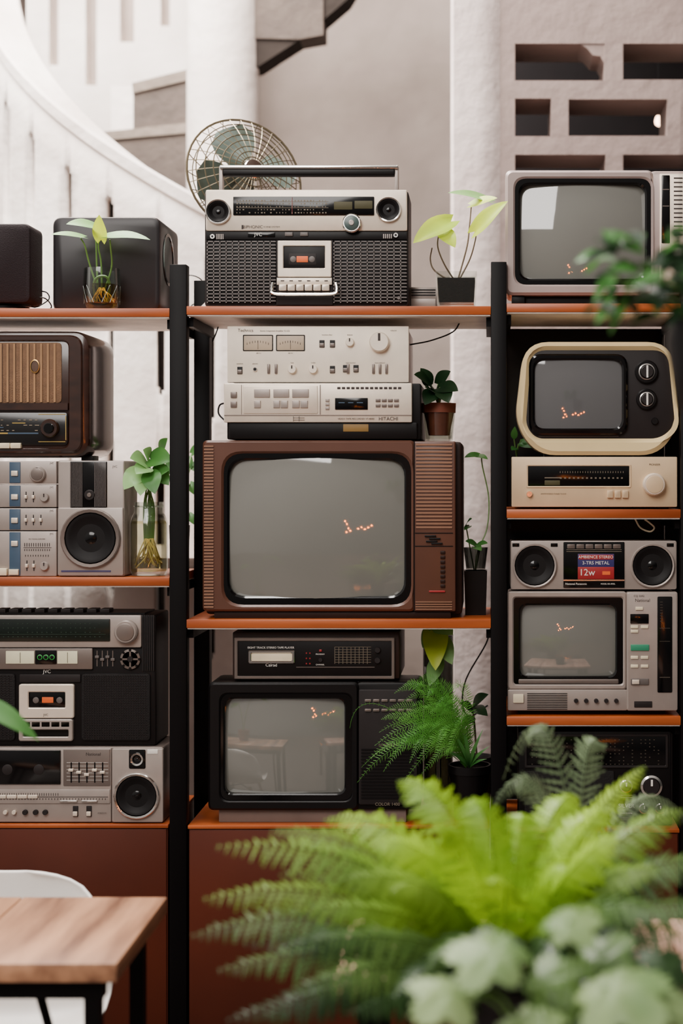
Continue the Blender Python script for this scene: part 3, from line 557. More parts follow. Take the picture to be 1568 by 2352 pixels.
em=d.lath('emblem',ribd,82,836,[(8,-3),(8,-7),(.1,-7.5)],sy=1.5); d.lath('emblem_ring',gold,82,836,[(11,-5),(11,-8),(9,-8.5),(9,-5)],em,sy=1.45)
d.L('cross_bar',rwood,[(-280,920,158,936)],-10,2); d.R('dial_glass',mat('dial_glass',(26,25,25),.15),-278,942,157,1016,-6,2,8,1)
rc=[]
for yy in (958,970,982): rc+=[(x,yy,x+random.uniform(3,10),yy+2) for x in range(-100,86,13) if random.random()<.75]
d.L('station_marks',dim,rc,-7,-6); d.L('yellow_marks',yel,[(-60,988,20,991),(30,965,60,967),(90,945,152,946.5),(90,1008,152,1009.5),(152,950,153.5,1005)],-7,-6); d.L('blue_marks',bluegrey,[(20,988,90,991),(-90,975,10,977)],-7,-6)
d.K(118,978,21,16,rwood,-6,'tuning_knob'); d.K(118,978,12,4,gls,-22,'knob_face'); d.keys('piano_key',ivory,-200,52,10,1012,1024,-14,0,2)
# jar
g=T('glass_jar','tall glass jar of water and roots beside silver speaker on left shelf','jar',342,1325,.07,on=zL2,dep=0)
g.ZL('jar_wall',glass,342,.07,[(38,1323),(43,1312),(43,1205),(38,1188),(33,1180),(33,1156),(31,1156),(31,1182),(40,1206),(40,1310),(3,1318)]); g.ZL('water',water,342,.07,[(40,1314),(40,1206),(38,1200)])
bm=new(); tube(bm,[W(342+34*math.cos(a_),1166,.07)+UY*(34*math.sin(a_)*4.07/F) for a_ in [i*math.pi/12 for i in range(25)]],.002,5,False); g.part('screw_ring',bm,glass)
p=T('jar_plant','bushy green leafy cutting with pale roots standing in the tall glass jar','plant',342,1310,.07,on=g.top(1310),dep=0)
for i,(b1,e1,w1) in enumerate((((335,1070,.06),(298,1056,.0),56),((345,1058,.07),(396,1062,.02),58),((328,1085,.05),(284,1128,.0),54),((354,1080,.08),(388,1118,.03),50),((342,1056,.08),(328,1036,.04),42),((350,1095,.06),(390,1082,.02),46),((334,1095,.04),(322,1142,-.01),48),((346,1090,.03),(356,1138,-.01),46),((338,1078,.03),(312,1092,-.01),44))):
    p.tb('stem',stemg,[(332+i*2.4,1260,.07),(330+i*3,1170,.07),((b1[0]+340)/2,1115,b1[2]),b1],.0022); p.leaf((lfp,lfm)[i%2],b1,e1,w1,'heart',.65,.14)
for i in range(36):
    x=342+random.uniform(-34,34); p.tb('root',root,[(342+random.uniform(-10,10),1240,.07),((342+x)/2+random.uniform(-14,14),1278,.07+random.uniform(-.035,.03)),(x,1302+random.uniform(-18,8),.07+random.uniform(-.038,.03))],.0017)

# lower boomboxes
e=T('boombox','wide silver radio cassette recorder with chrome woofer, bottom of the left bay','boombox',100,1892,.02,on=zCL,dep=.1)
e.R('body',dsil,-260,1717,376,1891,0,150,6,3); e.R('speaker_panel',sil2,259,1720,376,1889,-8,1,4,2); e.R('deck_panel',sil2,-100,1720,256,1889,-5,1,2,1.5)
e.R('speaker_panel',sil2,-258,1720,-104,1889,-8,1,4,2); e.spk(-180,1828,52,chrome,-14,.86,-8)
e.spk(316,1828,53,chrome,-14,.88,-8); e.spk(317,1744,15,chrome,-13,.7,-8); e.R('tweeter_plate',gls,298,1722,336,1766,-9.5,-8,4,.5)
e.R('cassette_door',gls,-60,1724,141,1802,-9,-5,2,1)
for x in (20,92): e.K(x,1768,12,2,dk,-9,'reel')
e.R('equalizer_plate',dsil,147,1722,254,1806,-7,-5,2,1)
for i in range(5): e.L('slider_slot',blk,[(164+i*18,1752,167+i*18,1798)],-8,-7); e.R('slider',sil,160+i*18,1766+(i%3)*5,171+i*18,1772+(i%3)*5,-13,-7,1,.8)
e.L('equalizer_marks',wht,hb(155,1752,250,1800,6,.06),-7.6,-7); e.R('tuning_scale',sil2,-60,1814,254,1846,-8,-5,1,.8); e.L('scale_ticks',txt,vb(-50,1822,140,1828,36,.2)+vb(-50,1834,250,1837,44,.2)+[(-50,1830,250,1831)],-9,-8)
e.keys('key',sil,-30,90,5,1826,1834,-12,-8,2); e.R('slider',chrome,140,1838,180,1843,-12,-8,1,1); e.R('slider',chrome,190,1838,226,1843,-12,-8,1,1)
for x in (15,35,60,84,106): e.K(x,1866,6 if x>50 else 5,8,(dk if x>50 else sil),-5)
for x in (175,206): e.R('switch',dk,x-6,1852,x+6,1876,-8,-5,1,.8); e.R('switch_cap',sil,x-5,1864,x+5,1874,-12,-8,1,.8)
e.X([('National',216,1733,7),('AMBIENCE',236,1868,3)],txt,-8); e.R('price_tag',wht,340,1722,364,1732,-9,-8,1,.2)
d=T('boombox','large black stereo boombox with two lit meters and round tuning knob, left bay','boombox',60,1713,.03,on=e.top(1717),dep=.1)
d.R('body',blk,-250,1412,358,1712,0,140,6,3); d.R('tuner_panel',sil2,-240,1412,326,1486,-8,1,4,2); d.R('dial_window',mat('green_black_dial',(14,24,19),.2),-230,1420,255,1472,-10,-8,3,.8)
rc=[]
for yy in (1430,1440,1450,1460): rc+=[(x,yy,x+3,yy+2) for x in range(-100,240,11) if random.random()<.8]
d.L('scale_marks',mat('green_scale',(38,52,42),.6),rc+[(-100,1455,245,1456)],-11,-10); d.K(293,1449,27,16,sil2,-8,'tuning_knob'); d.K(293,1449,20,3,dsil,-24,'knob_face')
d.L('top_ribs',dk,vb(328,1412,357,1540,6,.5),-4,1); d.R('meter_panel',dsil,-240,1488,214,1536,-7,1,2,1)
for x0,x1 in ((16,81),(134,180)): d.R('meter',cm,x0,1494,x1,1523,-9,-7,1,.5); d.L('needle',txt,[((x0+x1)/2,1497,(x0+x1)/2+1,1521)],-9.6,-9)
d.R('lamp_window',gls,83,1492,132,1524,-9,-7,2,.5)
for x in (94,108,122): d.K(x,1508,6,1.5,glow,-9,'lamp'); d.K(x,1508,4.4,1,blk,-10.5,'lamp_core')
for i in range(4): d.L('slider_slot',dsil,[(222+i*12,1494,224+i*12,1530)],-1,0); d.R('slider',grey,219+i*12,1505+(i%2)*6,228+i*12,1511+(i%2)*6,-5,0,1,.6)
k_=d.lath('selector_ring',dsil,300,1513,[(23,0),(23,-6),(18,-7),(18,0)]); d.L('selector_spokes',dsil,[(280,1511,320,1515),(298,1493,302,1533)],-6,-4,k_); d.K(300,1513,7,8,dk)
for i in range(8): d.K(300+21*math.cos(i*.785),1513+21*math.sin(i*.785),3,3,blk,-5,'preset_button')
d.X([('JVC',108,1542,8)],wht,-1)
for x0,x1 in ((188,346),(-200,36)):
    d.R('speaker_grille',mesh,x0,1546,x1,1700,-6,0,8,3); d.L('grille_weave',dk,hb(x0+6,1551,x1-6,1696,26,.25)+vb(x0+6,1551,x1-6,1696,26,.25),-7,-5)
f_=d.FR('deck_door',sil,(46,1570,172,1648,6),(68,1588,152,1624,3),-10,0,-3,2); cs=d.R('cassette',gls,67,1587,153,1625,-5,-2,2,.5); d.R('cassette_label',ora,98,1600,124,1613,-6,-5,1,.3,cs)
for x in (84,138): d.K(x,1607,7,1.5,grey,-5,'reel',parent=cs)
d.R('deck_top',dk,46,1548,186,1566,-5,0,2,1); d.keys('key',sil,52,164,5,1655,1668,-12,0,2); d.FR('key_guard',sil2,(46,1650,170,1700,6),(56,1674,160,1690,3),-12,0,-4,2); d.X([('JVC',108,1640,5)],txt,-11)
d.keys('top_button',dk,-20,250,9,1400,1412,20,60,8); d.L('top_plate',blk,[(-240,1408,330,1413)],10,120)

# =================== RIGHT BAY
t3=T('television','silver-grey television with black bezel on the top right shelf, topmost set','television',1400,696,.03,on=zR1,dep=.16)
t3.R('plinth',blk,1200,668,1640,696,24,240,3,2); t3.R('body',pks,1162,390,1690,672,28,300,18,6,back=30); t3.R('side_panel',pks,1490,388,1690,673,2,32,14,5)
t3.FR('front_frame',pks,(1160,387,1500,674,16),(1184,408,1494,648,26),-4,30,8,6); t3.FR('screen_bezel',gls,(1178,402,1498,654,30),(1194,419,1481,636,26),0,22,24,4); t3.screen(1190,415,1485,640,24,26,24)
cp=t3.R('control_panel',sil,1514,396,1684,662,-7,4,3,2); t3.R('tuner_slot',gls,1518,400,1537,556,-9,-7,2,.8,cp); t3.L('panel_marks',txt,hb(1546,405,1566,545,14,.3),-8,-7,cp); t3.L('tuner_marks',dsil,[(1520,432,1535,434),(1520,470,1535,472)],-10,-9,cp)
for y in (430,470,510): t3.K(1600,y,12,10,dsil,-7)
t3.R('foot',blk,1175,674,1205,697,10,60,2,1)
d=T('tuner','cream aluminium radio tuner with large silver knob, below the rounded cream television','tuner',1364,1169,.03,on=zR2,dep=.14)
d.R('body',brdk,1180,1052,1548,1160,2,240,2,1); d.R('front_panel',creamp,1174,1049,1554,1164,-8,3,3,2)
for x in (1195,1510): d.R('foot',blk,x,1160,x+26,1169,10,46,2,.6)
d.FR('dial_frame',creamp,(1208,1066,1448,1120,3),(1212,1070,1444,1116,2),-10,-8,-7.5,1); d.R('dial_glass',gls,1211,1069,1445,1117,-8.8,-8,2,.2)
d.L('scale_marks',dim,vb(1285,1082,1435,1086,26,.2)+vb(1285,1096,1435,1099,15,.4)+[(1250,1096,1285,1098)],-9.8,-8.8); d.R('meter',dimm,1250,1103,1285,1114,-9.5,-8.8,1,.2)
d.K(1500,1112,26,20,sil,-8,'tuning_knob'); d.K(1500,1112,20,2,creamp,-28,'knob_face'); d.K(1215,1134,7,9,chrome,-8); d.keys('button',creamp,1391,1443,3,1126,1143,-15,-8,4)
d.X([('PIONEER',1502,1067,4.5),('AM/FM STEREO TUNER TX-410',1270,1134,3)],txt,-9)
ct=T('television','rounded cream television with black face and two channel dials','television',1370,1048,.03,on=d.top(1049),dep=.13)
pts=[(1204,784),(1542,784),(1562,970),(1514,1044),(1232,1044),(1182,970)]
ct.S('body',cream,('p',pts,56),4,220,14,n=7,back=42)
ct.FR('front_frame',cream,('p',pts,56),('p',[(1220,803),(1533,803),(1550,976),(1516,1006),(1230,1006),(1207,976)],34),-8,8,4,9)
ct.S('face_panel',dk,('p',[(1218,799),(1537,799),(1554,980),(1520,1012),(1228,1012),(1202,980)],32),1,12,1,n=6)
ct.FR('screen_bezel',gls,(1214,812,1440,998,30),(1227,826,1427,983,24),-12,1,1,4); ct.screen(1225,824,1429,985,0,22,10,mat('dark_picture_tube_glass',(92,91,92),.03,0,.03,5,spec=1.))
for y,r in ((853,27),(916,24)):
    d_=ct.lath('dial',blk,1484,y,[(r,2),(r,-6),(r*.9,-8),(.1,-8)]); ct.lath('dial_ring',chrome,1484,y,[(r*.7,-8),(r*.7,-10),(r*.6,-10.5),(r*.6,-8)],d_); ct.lath('dial_core',dk,1484,y,[(r*.55,-8),(r*.5,-20),(.1,-20)],d_)
    ct.L('pointer',wht,[(1482,y-14,1486,y+14)],-21.5,-20,d_)
ct.K(1503,966,8,8,blk,2); ct.L('trim_line',dsil,[(1236,1000,1420,1001)],-1,2)
ct.R('foot',blk,1250,1040,1290,1048,30,90,2,1); ct.R('foot',blk,1460,1040,1500,1048,30,90,2,1)
pb=T('creeping_plant','sprig of green leaves behind the cream television at the right post','plant',1196,1165,.31,on=zR2,dep=0)
pb.ZL('pot',dk,1196,.325,[(14,1165),(20,1085),(18,1085),(14,1095)])
for b1,e1,w1 in (((1180,1010,.3),(1182,980,.28),16),((1190,1020,.3),(1222,1030,.27),18),((1186,1030,.3),(1174,1035,.27),18),((1196,1010,.3),(1215,1022,.28),14)): pb.tb('stem',stemg,[(1196,1092,.32),(1186,1050,.31),b1],.0015); pb.leaf(lfm,b1,e1,w1,'lance',.6,.1)

nt=T('television','silver television with green button panel and dark tuner slot, right bay lowest set','television',1360,1642,.02,on=zR3,dep=.15)
nt.R('plinth',dk,1190,1630,1530,1642,26,220,2,1); nt.R('body',pks,1167,1360,1555,1632,26,260,8,4,back=26)
nt.FR('front_frame',sil2,(1165,1357,1438,1582,8),(1179,1371,1430,1570,8),-6,28,6,3); nt.FR('screen_hood',gls,(1175,1367,1434,1576,10),(1194,1388,1413,1552,18),-3,20,20,3)
nt.screen(1189,1383,1418,1557,20,16,18); nt.R('hood_lip',dsil,1190,1558,1420,1569,-5,6,3,2)
cp=nt.R('control_panel',sil2,1438,1358,1555,1630,-10,28,5,3); nt.R('tuner_slot',gls,1508,1368,1542,1588,-12,-10,3,1,cp); nt.L('tuner_marks',dimr,[(1513,1440,1537,1441),(1513,1470,1537,1471),(1513,1552,1537,1554)]+hb(1514,1380,1520,1430,8,.2),-13,-12,cp)
nt.R('display',gls,1446,1408,1488,1430,-12,-10,1,.5,cp); nt.R('green_button',green,1447,1478,1489,1492,-13,-10,1,1,label='green button')
for x,y in ((1447,1434),(1470,1434),(1447,1504),(1447,1524),(1470,1504),(1470,1524),(1458,1392),(1447,1444)): nt.R('button',ivory,x,y,x+17,y+7,-13,-10,1,.8)
nt.R('switch',grey,1447,1556,1488,1570,-14,-10,1,1); nt.R('switch_cap',sil,1450,1558,1466,1568,-18,-14,1,1)
lp=nt.R('lower_panel',sil2,1165,1582,1440,1630,-6,28,4,2); nt.L('speaker_slits',dk,hb(1210,1590,1302,1630,10,.4),-7,-5,lp); nt.R('power_button',ivory,1178,1592,1202,1612,-10,-6,2,1)
for i in range(5): nt.K(1322+i*23,1607,5,8,dk,-6)
nt.R('badge',dk,1455,1608,1496,1622,-12,-10,1,.4,cp); nt.X([('National',1474,1377,7),('CQ 2202',1466,1367,4.5)],txt,-11)
d=T('boombox','compact silver boombox with colourful 12W sticker above the silver television','boombox',1362,1354,.03,on=nt.top(1357),dep=.09)
d.R('body',dsil,1172,1240,1553,1350,0,110,5,3); d.R('front_panel',sil2,1172,1238,1553,1350,-6,1,5,2)
for x in (1190,1510): d.R('foot',blk,x,1348,x+26,1354,10,40,1,.5)
for x in (1227,1497): d.spk(x,1295,51,sil2,-12,.9,-6)
d.R('centre_panel',gls,1293,1241,1433,1346,-9,-6,2,1); d.L('trim_bar',chrome,[(1293,1327,1433,1330)],-11,-9); d.keys('key',dsil,1300,1426,6,1246,1256,-13,-9,3); d.L('key_marks',dim,hb(1300,1258,1426,1266,2,.3),-10,-9)
sk=d.R('sticker',blue,1326,1268,1409,1298,-10.5,-9,1,.2,label='red and blue sticker'); d.R('sticker_lower',red,1326,1298,1409,1326,-10.5,-9,1,.2,sk)
d.R('sticker_top',red,1328,1270,1407,1281,-10.8,-10,1,.2,sk); d.X([('AMBIENCE STEREO',1367,1275.5,6.6),('3-TRS METAL',1367,1289,7.5),('12w',1347,1311,15)],wht,-11.3,'sticker_lettering',sk); d.L('sticker_burst',ora,[(1382,1308,1400,1316)],-11,-10.4,sk)
d.X([('National Panasonic',1322,1337,4.5),('MODEL RX-4930L',1395,1337,3)],wht,-10)
for x in (1272,1184,1538): d.R('badge',gls,x-8,1244,x+8,1252,-7,-6,1,.3)
rb=T('rope_loop','short pale twisted rope loop hanging under the right shelf','rope',1480,1222,.08,on=None,dep=0)
rb.tb('cord',ivory,[(1458,1192,.08),(1470,1212,.08),(1492,1221,.08),(1502,1212,.08),(1490,1200,.08),(1480,1193,.08)],.0022)
d=T('radio','black multiband radio with rows of scales and chrome knobs, bottom right shelf','radio',1375,1903,.04,on=zCR,dep=.1)
d.R('body',blk,1190,1686,1543,1902,0,140,6,3); d.FR('dial_frame',dk,(1204,1692,1534,1770,4),(1210,1698,1528,1764,3),-4,0,-1,1.5); d.R('dial_glass',gls,1209,1697,1529,1765,-1.5,0,2,.3)
rc=[]
for yy in range(1704,1762,8): rc+=[(x,yy,x+3,yy+2) for x in range(1220,1520,10) if random.random()<.6]
d.L('scale_marks',dimr,rc,-2.4,-1.5); d.R('grille_panel',mesh,1204,1776,1410,1894,-4,0,4,2)
for x,y,r in ((1495,1811,25),(1437,1811,15),(1478,1862,12),(1515,1862,12)): d.lath('knob_ring',chrome,x,y,[(r,0),(r,-6),(r*.8,-8),(r*.8,0)]); d.K(x,y,r*.78,14,dk,0,mark=wht)
d.X([('SILVER',1438,1857,9),('PANORAMA',1438,1874,3.5),('AM FM SW MB AIR PB WB',1370,1780,3)],wht,-1); d.L('fine_print',dim,hb(1425,1884,1460,1898,3,.3)+hb(1425,1832,1452,1842,2,.3),-1,0)

# cables
def cable(lb,pts,on=None):
    c=T('cable',lb,'cable',pts[0][0],pts[0][1],pts[0][2],on=on,dep=0); c.tb('cord',blk,pts,.0022)
cable('black cable sagging from the shelf underside to the white amplifier',[(1058,735,.2),(1040,762,.2),(990,782,.2),(940,792,.2)])
cable('black cable hanging in a curve behind the variegated vine by the right post',[(1122,1450,.3),(1115,1480,.3),(1070,1560,.3),(1062,1620,.3),(1080,1645,.3),(1120,1620,.3)])
cable('black cable looping out left of the silver recorder',[(523,925,.1),(505,930,.1),(502,950,.1),(518,968,.1)])
cable('black cable hanging under the top middle shelf by the left back post',[(505,735,.3),(498,760,.3),(488,785,.3)])

# =================== ROOM FURNITURE
xr=-.645; zt=.75
t=T('wooden_table','rustic brown plank table with black legs at lower left','table',0,0,0,at=(xr-.43,-1.06,0))
bm=new()
for i in range(3): box(bm,xr-.292*(i+1)+.002,xr-.292*i,-1.275,-.845,zt-.034,zt)
bev(bm,.003); t.part('tabletop',bm,tabw)
bm=new(); box(bm,xr-.85,xr-.03,-1.25,-1.22,zt-.07,zt-.034); box(bm,xr-.85,xr-.03,-.9,-.87,zt-.07,zt-.034); t.part('apron',bm,steel)
for x,y in ((xr-.05,-1.235),(xr-.05,-.885),(xr-.82,-1.235),(xr-.82,-.885)):
    bm=new(); box(bm,x-.014,x+.014,y-.014,y+.014,0,zt-.034); t.part('leg',bm,steel)
bm=new(); tube(bm,[(xr-.16,-1.2,zt-.06),(xr-.1,-1.0,.2)],.009,8,False); t.part('brace',bm,steel)
xm=wx(12,-.66); c=T('shell_chair','white moulded plastic shell chair pushed in behind the wooden table','chair',0,0,0,at=(xm,-.8,0))
prof=[(-1.03,.43,.2),(-.98,.45,.225),(-.85,.435,.235),(-.75,.44,.24),(-.68,.49,.24),(-.655,.56,.238),(-.645,.63,.225),(-.64,.69,.205),(-.637,.725,.17),(-.636,.745,.11),(-.636,.75,.05)]
bm=new(); G=[]
for y,z,hw in prof:
    G.append([bm.verts.new((xm+hw*math.sin(q*1.45)/math.sin(1.45),y-(.06 if z>.5 else 0)*q*q*(.3+.7*(z<.72)),z+(.05*q*q if z<.5 else 0))) for q in [i/6 for i in range(-6,7)]])
for a_,b_ in zip(G,G[1:]):
    for i in range(12): bm.faces.new((a_[i],a_[i+1],b_[i+1],b_[i]))
o=c.part('shell',bm,shell,None,None,60); md=o.modifiers.new('s','SOLIDIFY'); md.thickness=.008; md.offset=0; o.modifiers.new('b','SUBSURF').render_levels=1
for sx in (-1,1):
    for y,y2 in ((-.95,-1.0),(-.74,-.66)):
        bm=new(); tube(bm,[(xm+sx*.12,y,.432),(xm+sx*.2,y2,0)],.013,10,False,.01); c.part('leg',bm,dowel)
bm=new(); tube(bm,[(xm-.13,-.95,.40),(xm+.13,-.74,.40)],.005,6,False); tube(bm,[(xm+.13,-.95,.40),(xm-.13,-.74,.40)],.005,6,False); c.part('cross_brace',bm,steel)
x0=wx(800,-1.05); t=T('pale_table','pale pinkish wooden table under and behind the large fern','table',0,0,0,at=(x0+.4,-1.2,0))
bm=new()
for i in range(4): box(bm,x0+i*.2,x0+i*.2+.198,-1.36,-1.0,zt-.03,zt)
bev(bm,.003); t.part('tabletop',bm,palew)
for x in (x0+.06,x0+.74):
    for y in (-1.32,-1.04):
        bm=new(); box(bm,x-.018,x+.018,y-.018,y+.018,0,zt-.03); t.part('leg',bm,steel)
zb=.58; bn=T('plant_bench','dark low wooden bench carrying the foreground plants','bench',0,0,0,at=(.2,-1.86,0))
bm=new(); box(bm,-.25,.62,-2.3,-1.42,zb-.03,zb); bev(bm,.003); bn.part('seat',bm,rwood)
for x in (-.21,.58):
    for y in (-2.26,-1.46):
        bm=new(); box(bm,x-.02,x+.02,y-.02,y+.02,0,zb-.03); bn.part('leg',bm,rwood)
# big fern
def zpx(Y,z=zt): return CY+(EYE-z)*F/(D+Y)
fy=-1.56; zpy=zpx(fy,zb); f=T('potted_fern','large bright green fern filling the lower right foreground','plant',1150,2330,fy,at=(wx(1150,fy),fy,zb))
f.ZL('pot',dk,1150,fy,[(80,zpy),(105,2290),(112,2290),(112,2262),(102,2262),(97,2275)]); f.ZL('soil',soil,1150,fy,[(94,2276),(96,2270),(10,2266)])
B=(1150,2262,fy)
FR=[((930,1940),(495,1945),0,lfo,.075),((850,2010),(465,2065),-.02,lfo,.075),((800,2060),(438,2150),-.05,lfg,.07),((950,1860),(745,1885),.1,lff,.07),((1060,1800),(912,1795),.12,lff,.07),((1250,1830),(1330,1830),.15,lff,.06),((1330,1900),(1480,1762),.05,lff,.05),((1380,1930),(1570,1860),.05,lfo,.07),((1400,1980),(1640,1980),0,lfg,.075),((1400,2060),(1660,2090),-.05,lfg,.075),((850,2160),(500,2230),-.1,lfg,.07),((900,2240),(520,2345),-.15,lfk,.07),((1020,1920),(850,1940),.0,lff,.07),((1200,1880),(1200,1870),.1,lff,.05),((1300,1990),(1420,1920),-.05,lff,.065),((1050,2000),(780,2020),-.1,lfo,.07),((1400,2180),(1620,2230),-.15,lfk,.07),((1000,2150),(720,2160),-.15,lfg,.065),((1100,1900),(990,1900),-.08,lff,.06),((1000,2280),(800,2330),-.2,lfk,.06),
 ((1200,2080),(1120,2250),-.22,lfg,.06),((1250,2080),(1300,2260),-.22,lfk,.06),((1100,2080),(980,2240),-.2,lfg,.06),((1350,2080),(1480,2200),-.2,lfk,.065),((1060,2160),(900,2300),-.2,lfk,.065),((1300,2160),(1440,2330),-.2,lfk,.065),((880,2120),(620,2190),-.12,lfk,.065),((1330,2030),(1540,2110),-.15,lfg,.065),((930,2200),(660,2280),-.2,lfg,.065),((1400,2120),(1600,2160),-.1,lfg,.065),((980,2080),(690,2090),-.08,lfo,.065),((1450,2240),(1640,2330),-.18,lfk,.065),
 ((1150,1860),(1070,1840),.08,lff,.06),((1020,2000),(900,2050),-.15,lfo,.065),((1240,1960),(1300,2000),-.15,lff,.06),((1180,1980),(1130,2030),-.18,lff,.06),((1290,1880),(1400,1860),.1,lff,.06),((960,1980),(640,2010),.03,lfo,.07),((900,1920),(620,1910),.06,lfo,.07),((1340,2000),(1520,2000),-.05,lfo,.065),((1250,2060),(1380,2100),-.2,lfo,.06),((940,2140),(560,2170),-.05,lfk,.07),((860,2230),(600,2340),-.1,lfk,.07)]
for c_,e_,dy,m_,pl in FR:
    frond(f,m_,B,(c_[0],c_[1]-40,fy+dy*.6),(e_[0],e_[1],fy+dy),pl,34,.2,teeth=5,drp=.32)
# dark arching fern behind
y2=-1.12; zp2=zpx(y2); f2=T('shade_fern','grey-green arching fern behind the bright fern, in front of the bottom radio','plant',1330,2330,y2,at=(wx(1330,y2),y2,zt))
f2.ZL('pot',dk,1330,y2,[(60,zp2),(75,zp2-100),(70,zp2-100),(66,zp2-90)]); f2.ZL('soil',soil,1330,y2,[(66,zp2-92),(68,zp2-88),(8,zp2-86)])
for c_,e_ in (((1270,1440),(1155,1790)),((1330,1590),(1390,1730)),((1460,1700),(1590,1900)),((1240,1640),(1130,1860))):
    frond(f2,lfx,(1330,zp2-88,y2),(c_[0],c_[1],y2),(e_[0],e_[1],y2+random.uniform(-.05,.1)),.045,30,.17,.002,teeth=4,drp=.5)
# silver leaved plant
fs=-2.1; zp3=zpx(fs,zb); s3=T('silver_leaf_plant','plant with pale silvery lobed leaves in the very front below the fern','plant',1330,2340,fs,at=(wx(1330,fs),fs,zb))
s3.ZL('pot',terra,1330,fs,[(80,zp3),(105,zp3-150),(98,zp3-150),(92,zp3-135)]); s3.ZL('soil',soil,1330,fs,[(92,zp3-138),(95,zp3-130),(8,zp3-126)])
for i,(x,y,r) in enumerate(((1140,2190,130),(1030,2275,110),(1410,2265,150),(1300,2120,90),(1540,2310,110),(1240,2350,110))):
    s3.tb('stem',stemg,[(1330,zp3-130,fs),((1330+x)/2,y+60,fs),(x,y+6,fs)],.002); s3.palm(lfw,(x,y,fs),r,(.25*math.sin(i*2),-.4,.88),i*1.3+1.2)
for i in range(10):
    x=random.uniform(960,1560); y=random.uniform(2180,2350); s3.palm((lfk,lfg)[i%2],(x,y,fs+.05),random.uniform(70,110),(random.uniform(-.4,.4),-.6,.7),random.uniform(0,6)); s3.tb('stem',stemg,[(1330,zp3-130,fs),((1330+x)/2,y+70,fs+.03),(x,y+6,fs+.05)],.0018)
# hanging plant right
hy=-1.75; hp_=T('hanging_planter','blurred leafy plant in a dark hanging pot at the right edge','plant',1600,940,hy,dep=0)
hp_.ZL('pot',blk,1640,hy,[(50,965),(85,930),(112,790),(106,740),(96,740),(94,770)]); hp_.ZL('soil',soil,1640,hy,[(92,775),(92,765),(10,762)])
for sx in (-80,80): hp_.tb('hanger',steel,[(1640+sx,745,hy),(1640+sx*.1,-2105,hy)],.0015,None,5,False)
for i in range(72):
    an=random.uniform(0,math.pi); L_=random.uniform(60,120); bx=1545+random.uniform(-150,90); by=655+random.uniform(-105,90)
    ex,ey=bx-L_*abs(math.cos(an))*.8,by-L_*.45*math.sin(an)+random.uniform(0,60)
    hp_.leaf((lfd,lfm,lfd)[i%3],(bx,by,hy+random.uniform(-.1,.1)),(ex,ey,hy+random.uniform(-.12,.1)),34,'lance',.5,.15)
for i in range(8): hp_.tb('stem',stemg,[(1620+random.uniform(-40,40),770,hy),(1560+random.uniform(-60,60),690,hy),(1500+random.uniform(-90,90),640+random.uniform(-50,60),hy+random.uniform(-.08,.08))],.002)
for b1,e1 in (((1420,650),(1372,745)),((1440,680),(1400,770)),((1400,630),(1362,700))): hp_.leaf(lfm,(b1[0],b1[1],hy),(e1[0],e1[1],hy-.03),24,'lance',.6,.15)
# strap leaf plant on the left
sy=-1.1; zp4=zpx(sy); sp_=T('strap_leaf_plant','plant on wooden table whose long green leaf enters at the left edge','plant',-220,2300,sy,at=(wx(-220,sy),sy,zt))
sp_.ZL('pot',terra,-220,sy,[(55,zp4),(75,zp4-130),(70,zp4-130),(64,zp4-118)]); sp_.ZL('soil',soil,-220,sy,[(66,zp4-120),(68,zp4-114),(8,zp4-112)])
sp_.tb('stem',stemg,[(-220,zp4-114,sy),(-190,1800,sy),(-120,1620,sy),(-60,1600,sy)],.004); sp_.leaf(lfm,(-80,1598,sy),(90,1702,sy-.02),50,'lance',.45,.12)
sp_.tb('stem',stemg,[(-225,zp4-114,sy),(-250,1850,sy),(-300,1700,sy)],.004); sp_.leaf(lfm,(-300,1700,sy),(-420,1760,sy),58,'lance',.45,.16)
# bulb in the vent
b=T('pendant_bulb','small glowing bulb seen through the vent blocks at upper right','lamp',1512,290,1.7,dep=0)
b.ZL('bulb',bulbw,1512,1.7,[(1,290),(7,286),(9,279),(7,271),(4,266)],n=16); b.ZL('socket',dk,1512,1.7,[(4,267),(4,256)],n=12); b.tb('cord',blk,[(1512,257,1.7),(1512,-172,1.7)],.0015,None,5,False)
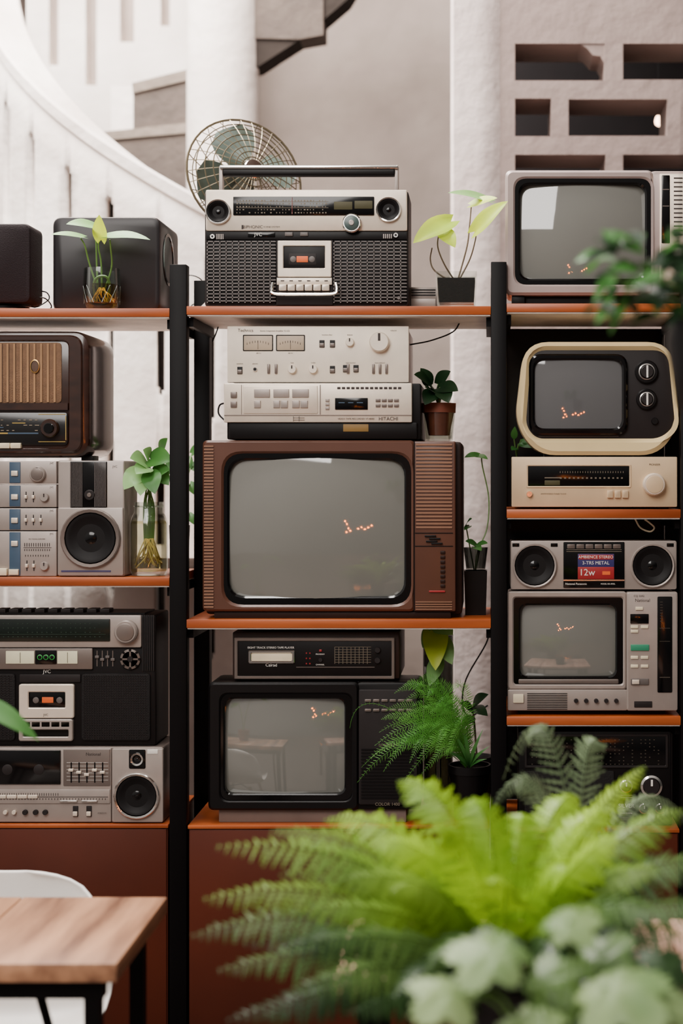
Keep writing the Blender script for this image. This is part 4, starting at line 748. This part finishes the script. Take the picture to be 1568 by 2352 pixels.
# warm garland behind the viewer
gl=T('bulb_garland','string of warm orange bulbs hung across the room behind the viewpoint','string lights',0,0,0,at=(.4,-8,1.2))
bm=new(); pts=[Vector((x,-8+.03*(i%2),z)) for i,(x,z) in enumerate(((-.12,1.52),(-.04,1.40),(.02,1.22),(-.06,1.06),(.1,1.12),(.42,1.2),(.56,1.26),(.7,1.18),(.84,1.25),(.98,1.33)))]; tube(bm,[Vector((-1.5,-8,2.2))]+pts+[Vector((2.2,-8,2.2))],.004); gl.part('cord',bm,blk)
for p_ in pts:
    bm=new(); bmesh.ops.create_icosphere(bm,subdivisions=2,radius=.021,matrix=Matrix.Translation(p_-UZ*.03)); gl.part('bulb',bm,bulbm)

# =================== LIGHT, WORLD, CAMERA
w=bpy.data.worlds.new('World'); S.world=w; w.use_nodes=True; wt=w.node_tree; bg_=wt.nodes['Background']; bg_.inputs[0].default_value=(1,.92,.86,1)
tc=wt.nodes.new('ShaderNodeTexCoord'); dp=wt.nodes.new('ShaderNodeVectorMath'); dp.operation='DOT_PRODUCT'; dp.inputs[1].default_value=(-.5,.1,.86)
mr=wt.nodes.new('ShaderNodeMapRange'); mr.interpolation_type='SMOOTHSTEP'; mr.inputs[1].default_value=-.4; mr.inputs[2].default_value=.75; mr.inputs[3].default_value=.06; mr.inputs[4].default_value=.8
wt.links.new(tc.outputs['Generated'],dp.inputs[0]); wt.links.new(dp.outputs['Value'],mr.inputs[0]); wt.links.new(mr.outputs[0],bg_.inputs[1])
def area(name,loc,target,size,power,col=(1,.95,.9)):
    l=bpy.data.lights.new(name,'AREA'); l.shape='RECTANGLE'; l.size,l.size_y=size; l.energy=power; l.color=col
    o=bpy.data.objects.new(name,l); COL.objects.link(o); o.location=loc; o.rotation_euler=(Vector(target)-Vector(loc)).to_track_quat('-Z','Y').to_euler(); return o
area('skylight',(-1.9,.6,5.0),(-1.3,2.2,1.6),(2.6,2.2),760)
area('front_fill',(-1.6,-4.2,4.2),(-.2,0,1.3),(2.5,2.5),200)  # fill lamp added behind the viewpoint to brighten the device fronts
area('fern_daylight',(.3,-1.6,3.9),(.1,-1.5,.9),(.8,.8),28,(1,.97,.9))
cam=bpy.data.cameras.new('Camera'); co=bpy.data.objects.new('Camera',cam); COL.objects.link(co)
co.location=(0,-D,EYE); co.rotation_euler=(math.pi/2,0,0); cam.sensor_width=36; cam.lens=F/2352*36; cam.shift_x=(784-CX)/2352; cam.shift_y=-(1176-CY)/2352
cam.dof.use_dof=True; cam.dof.focus_distance=D+.02; cam.dof.aperture_fstop=1.8; cam.clip_start=.05
S.camera=co
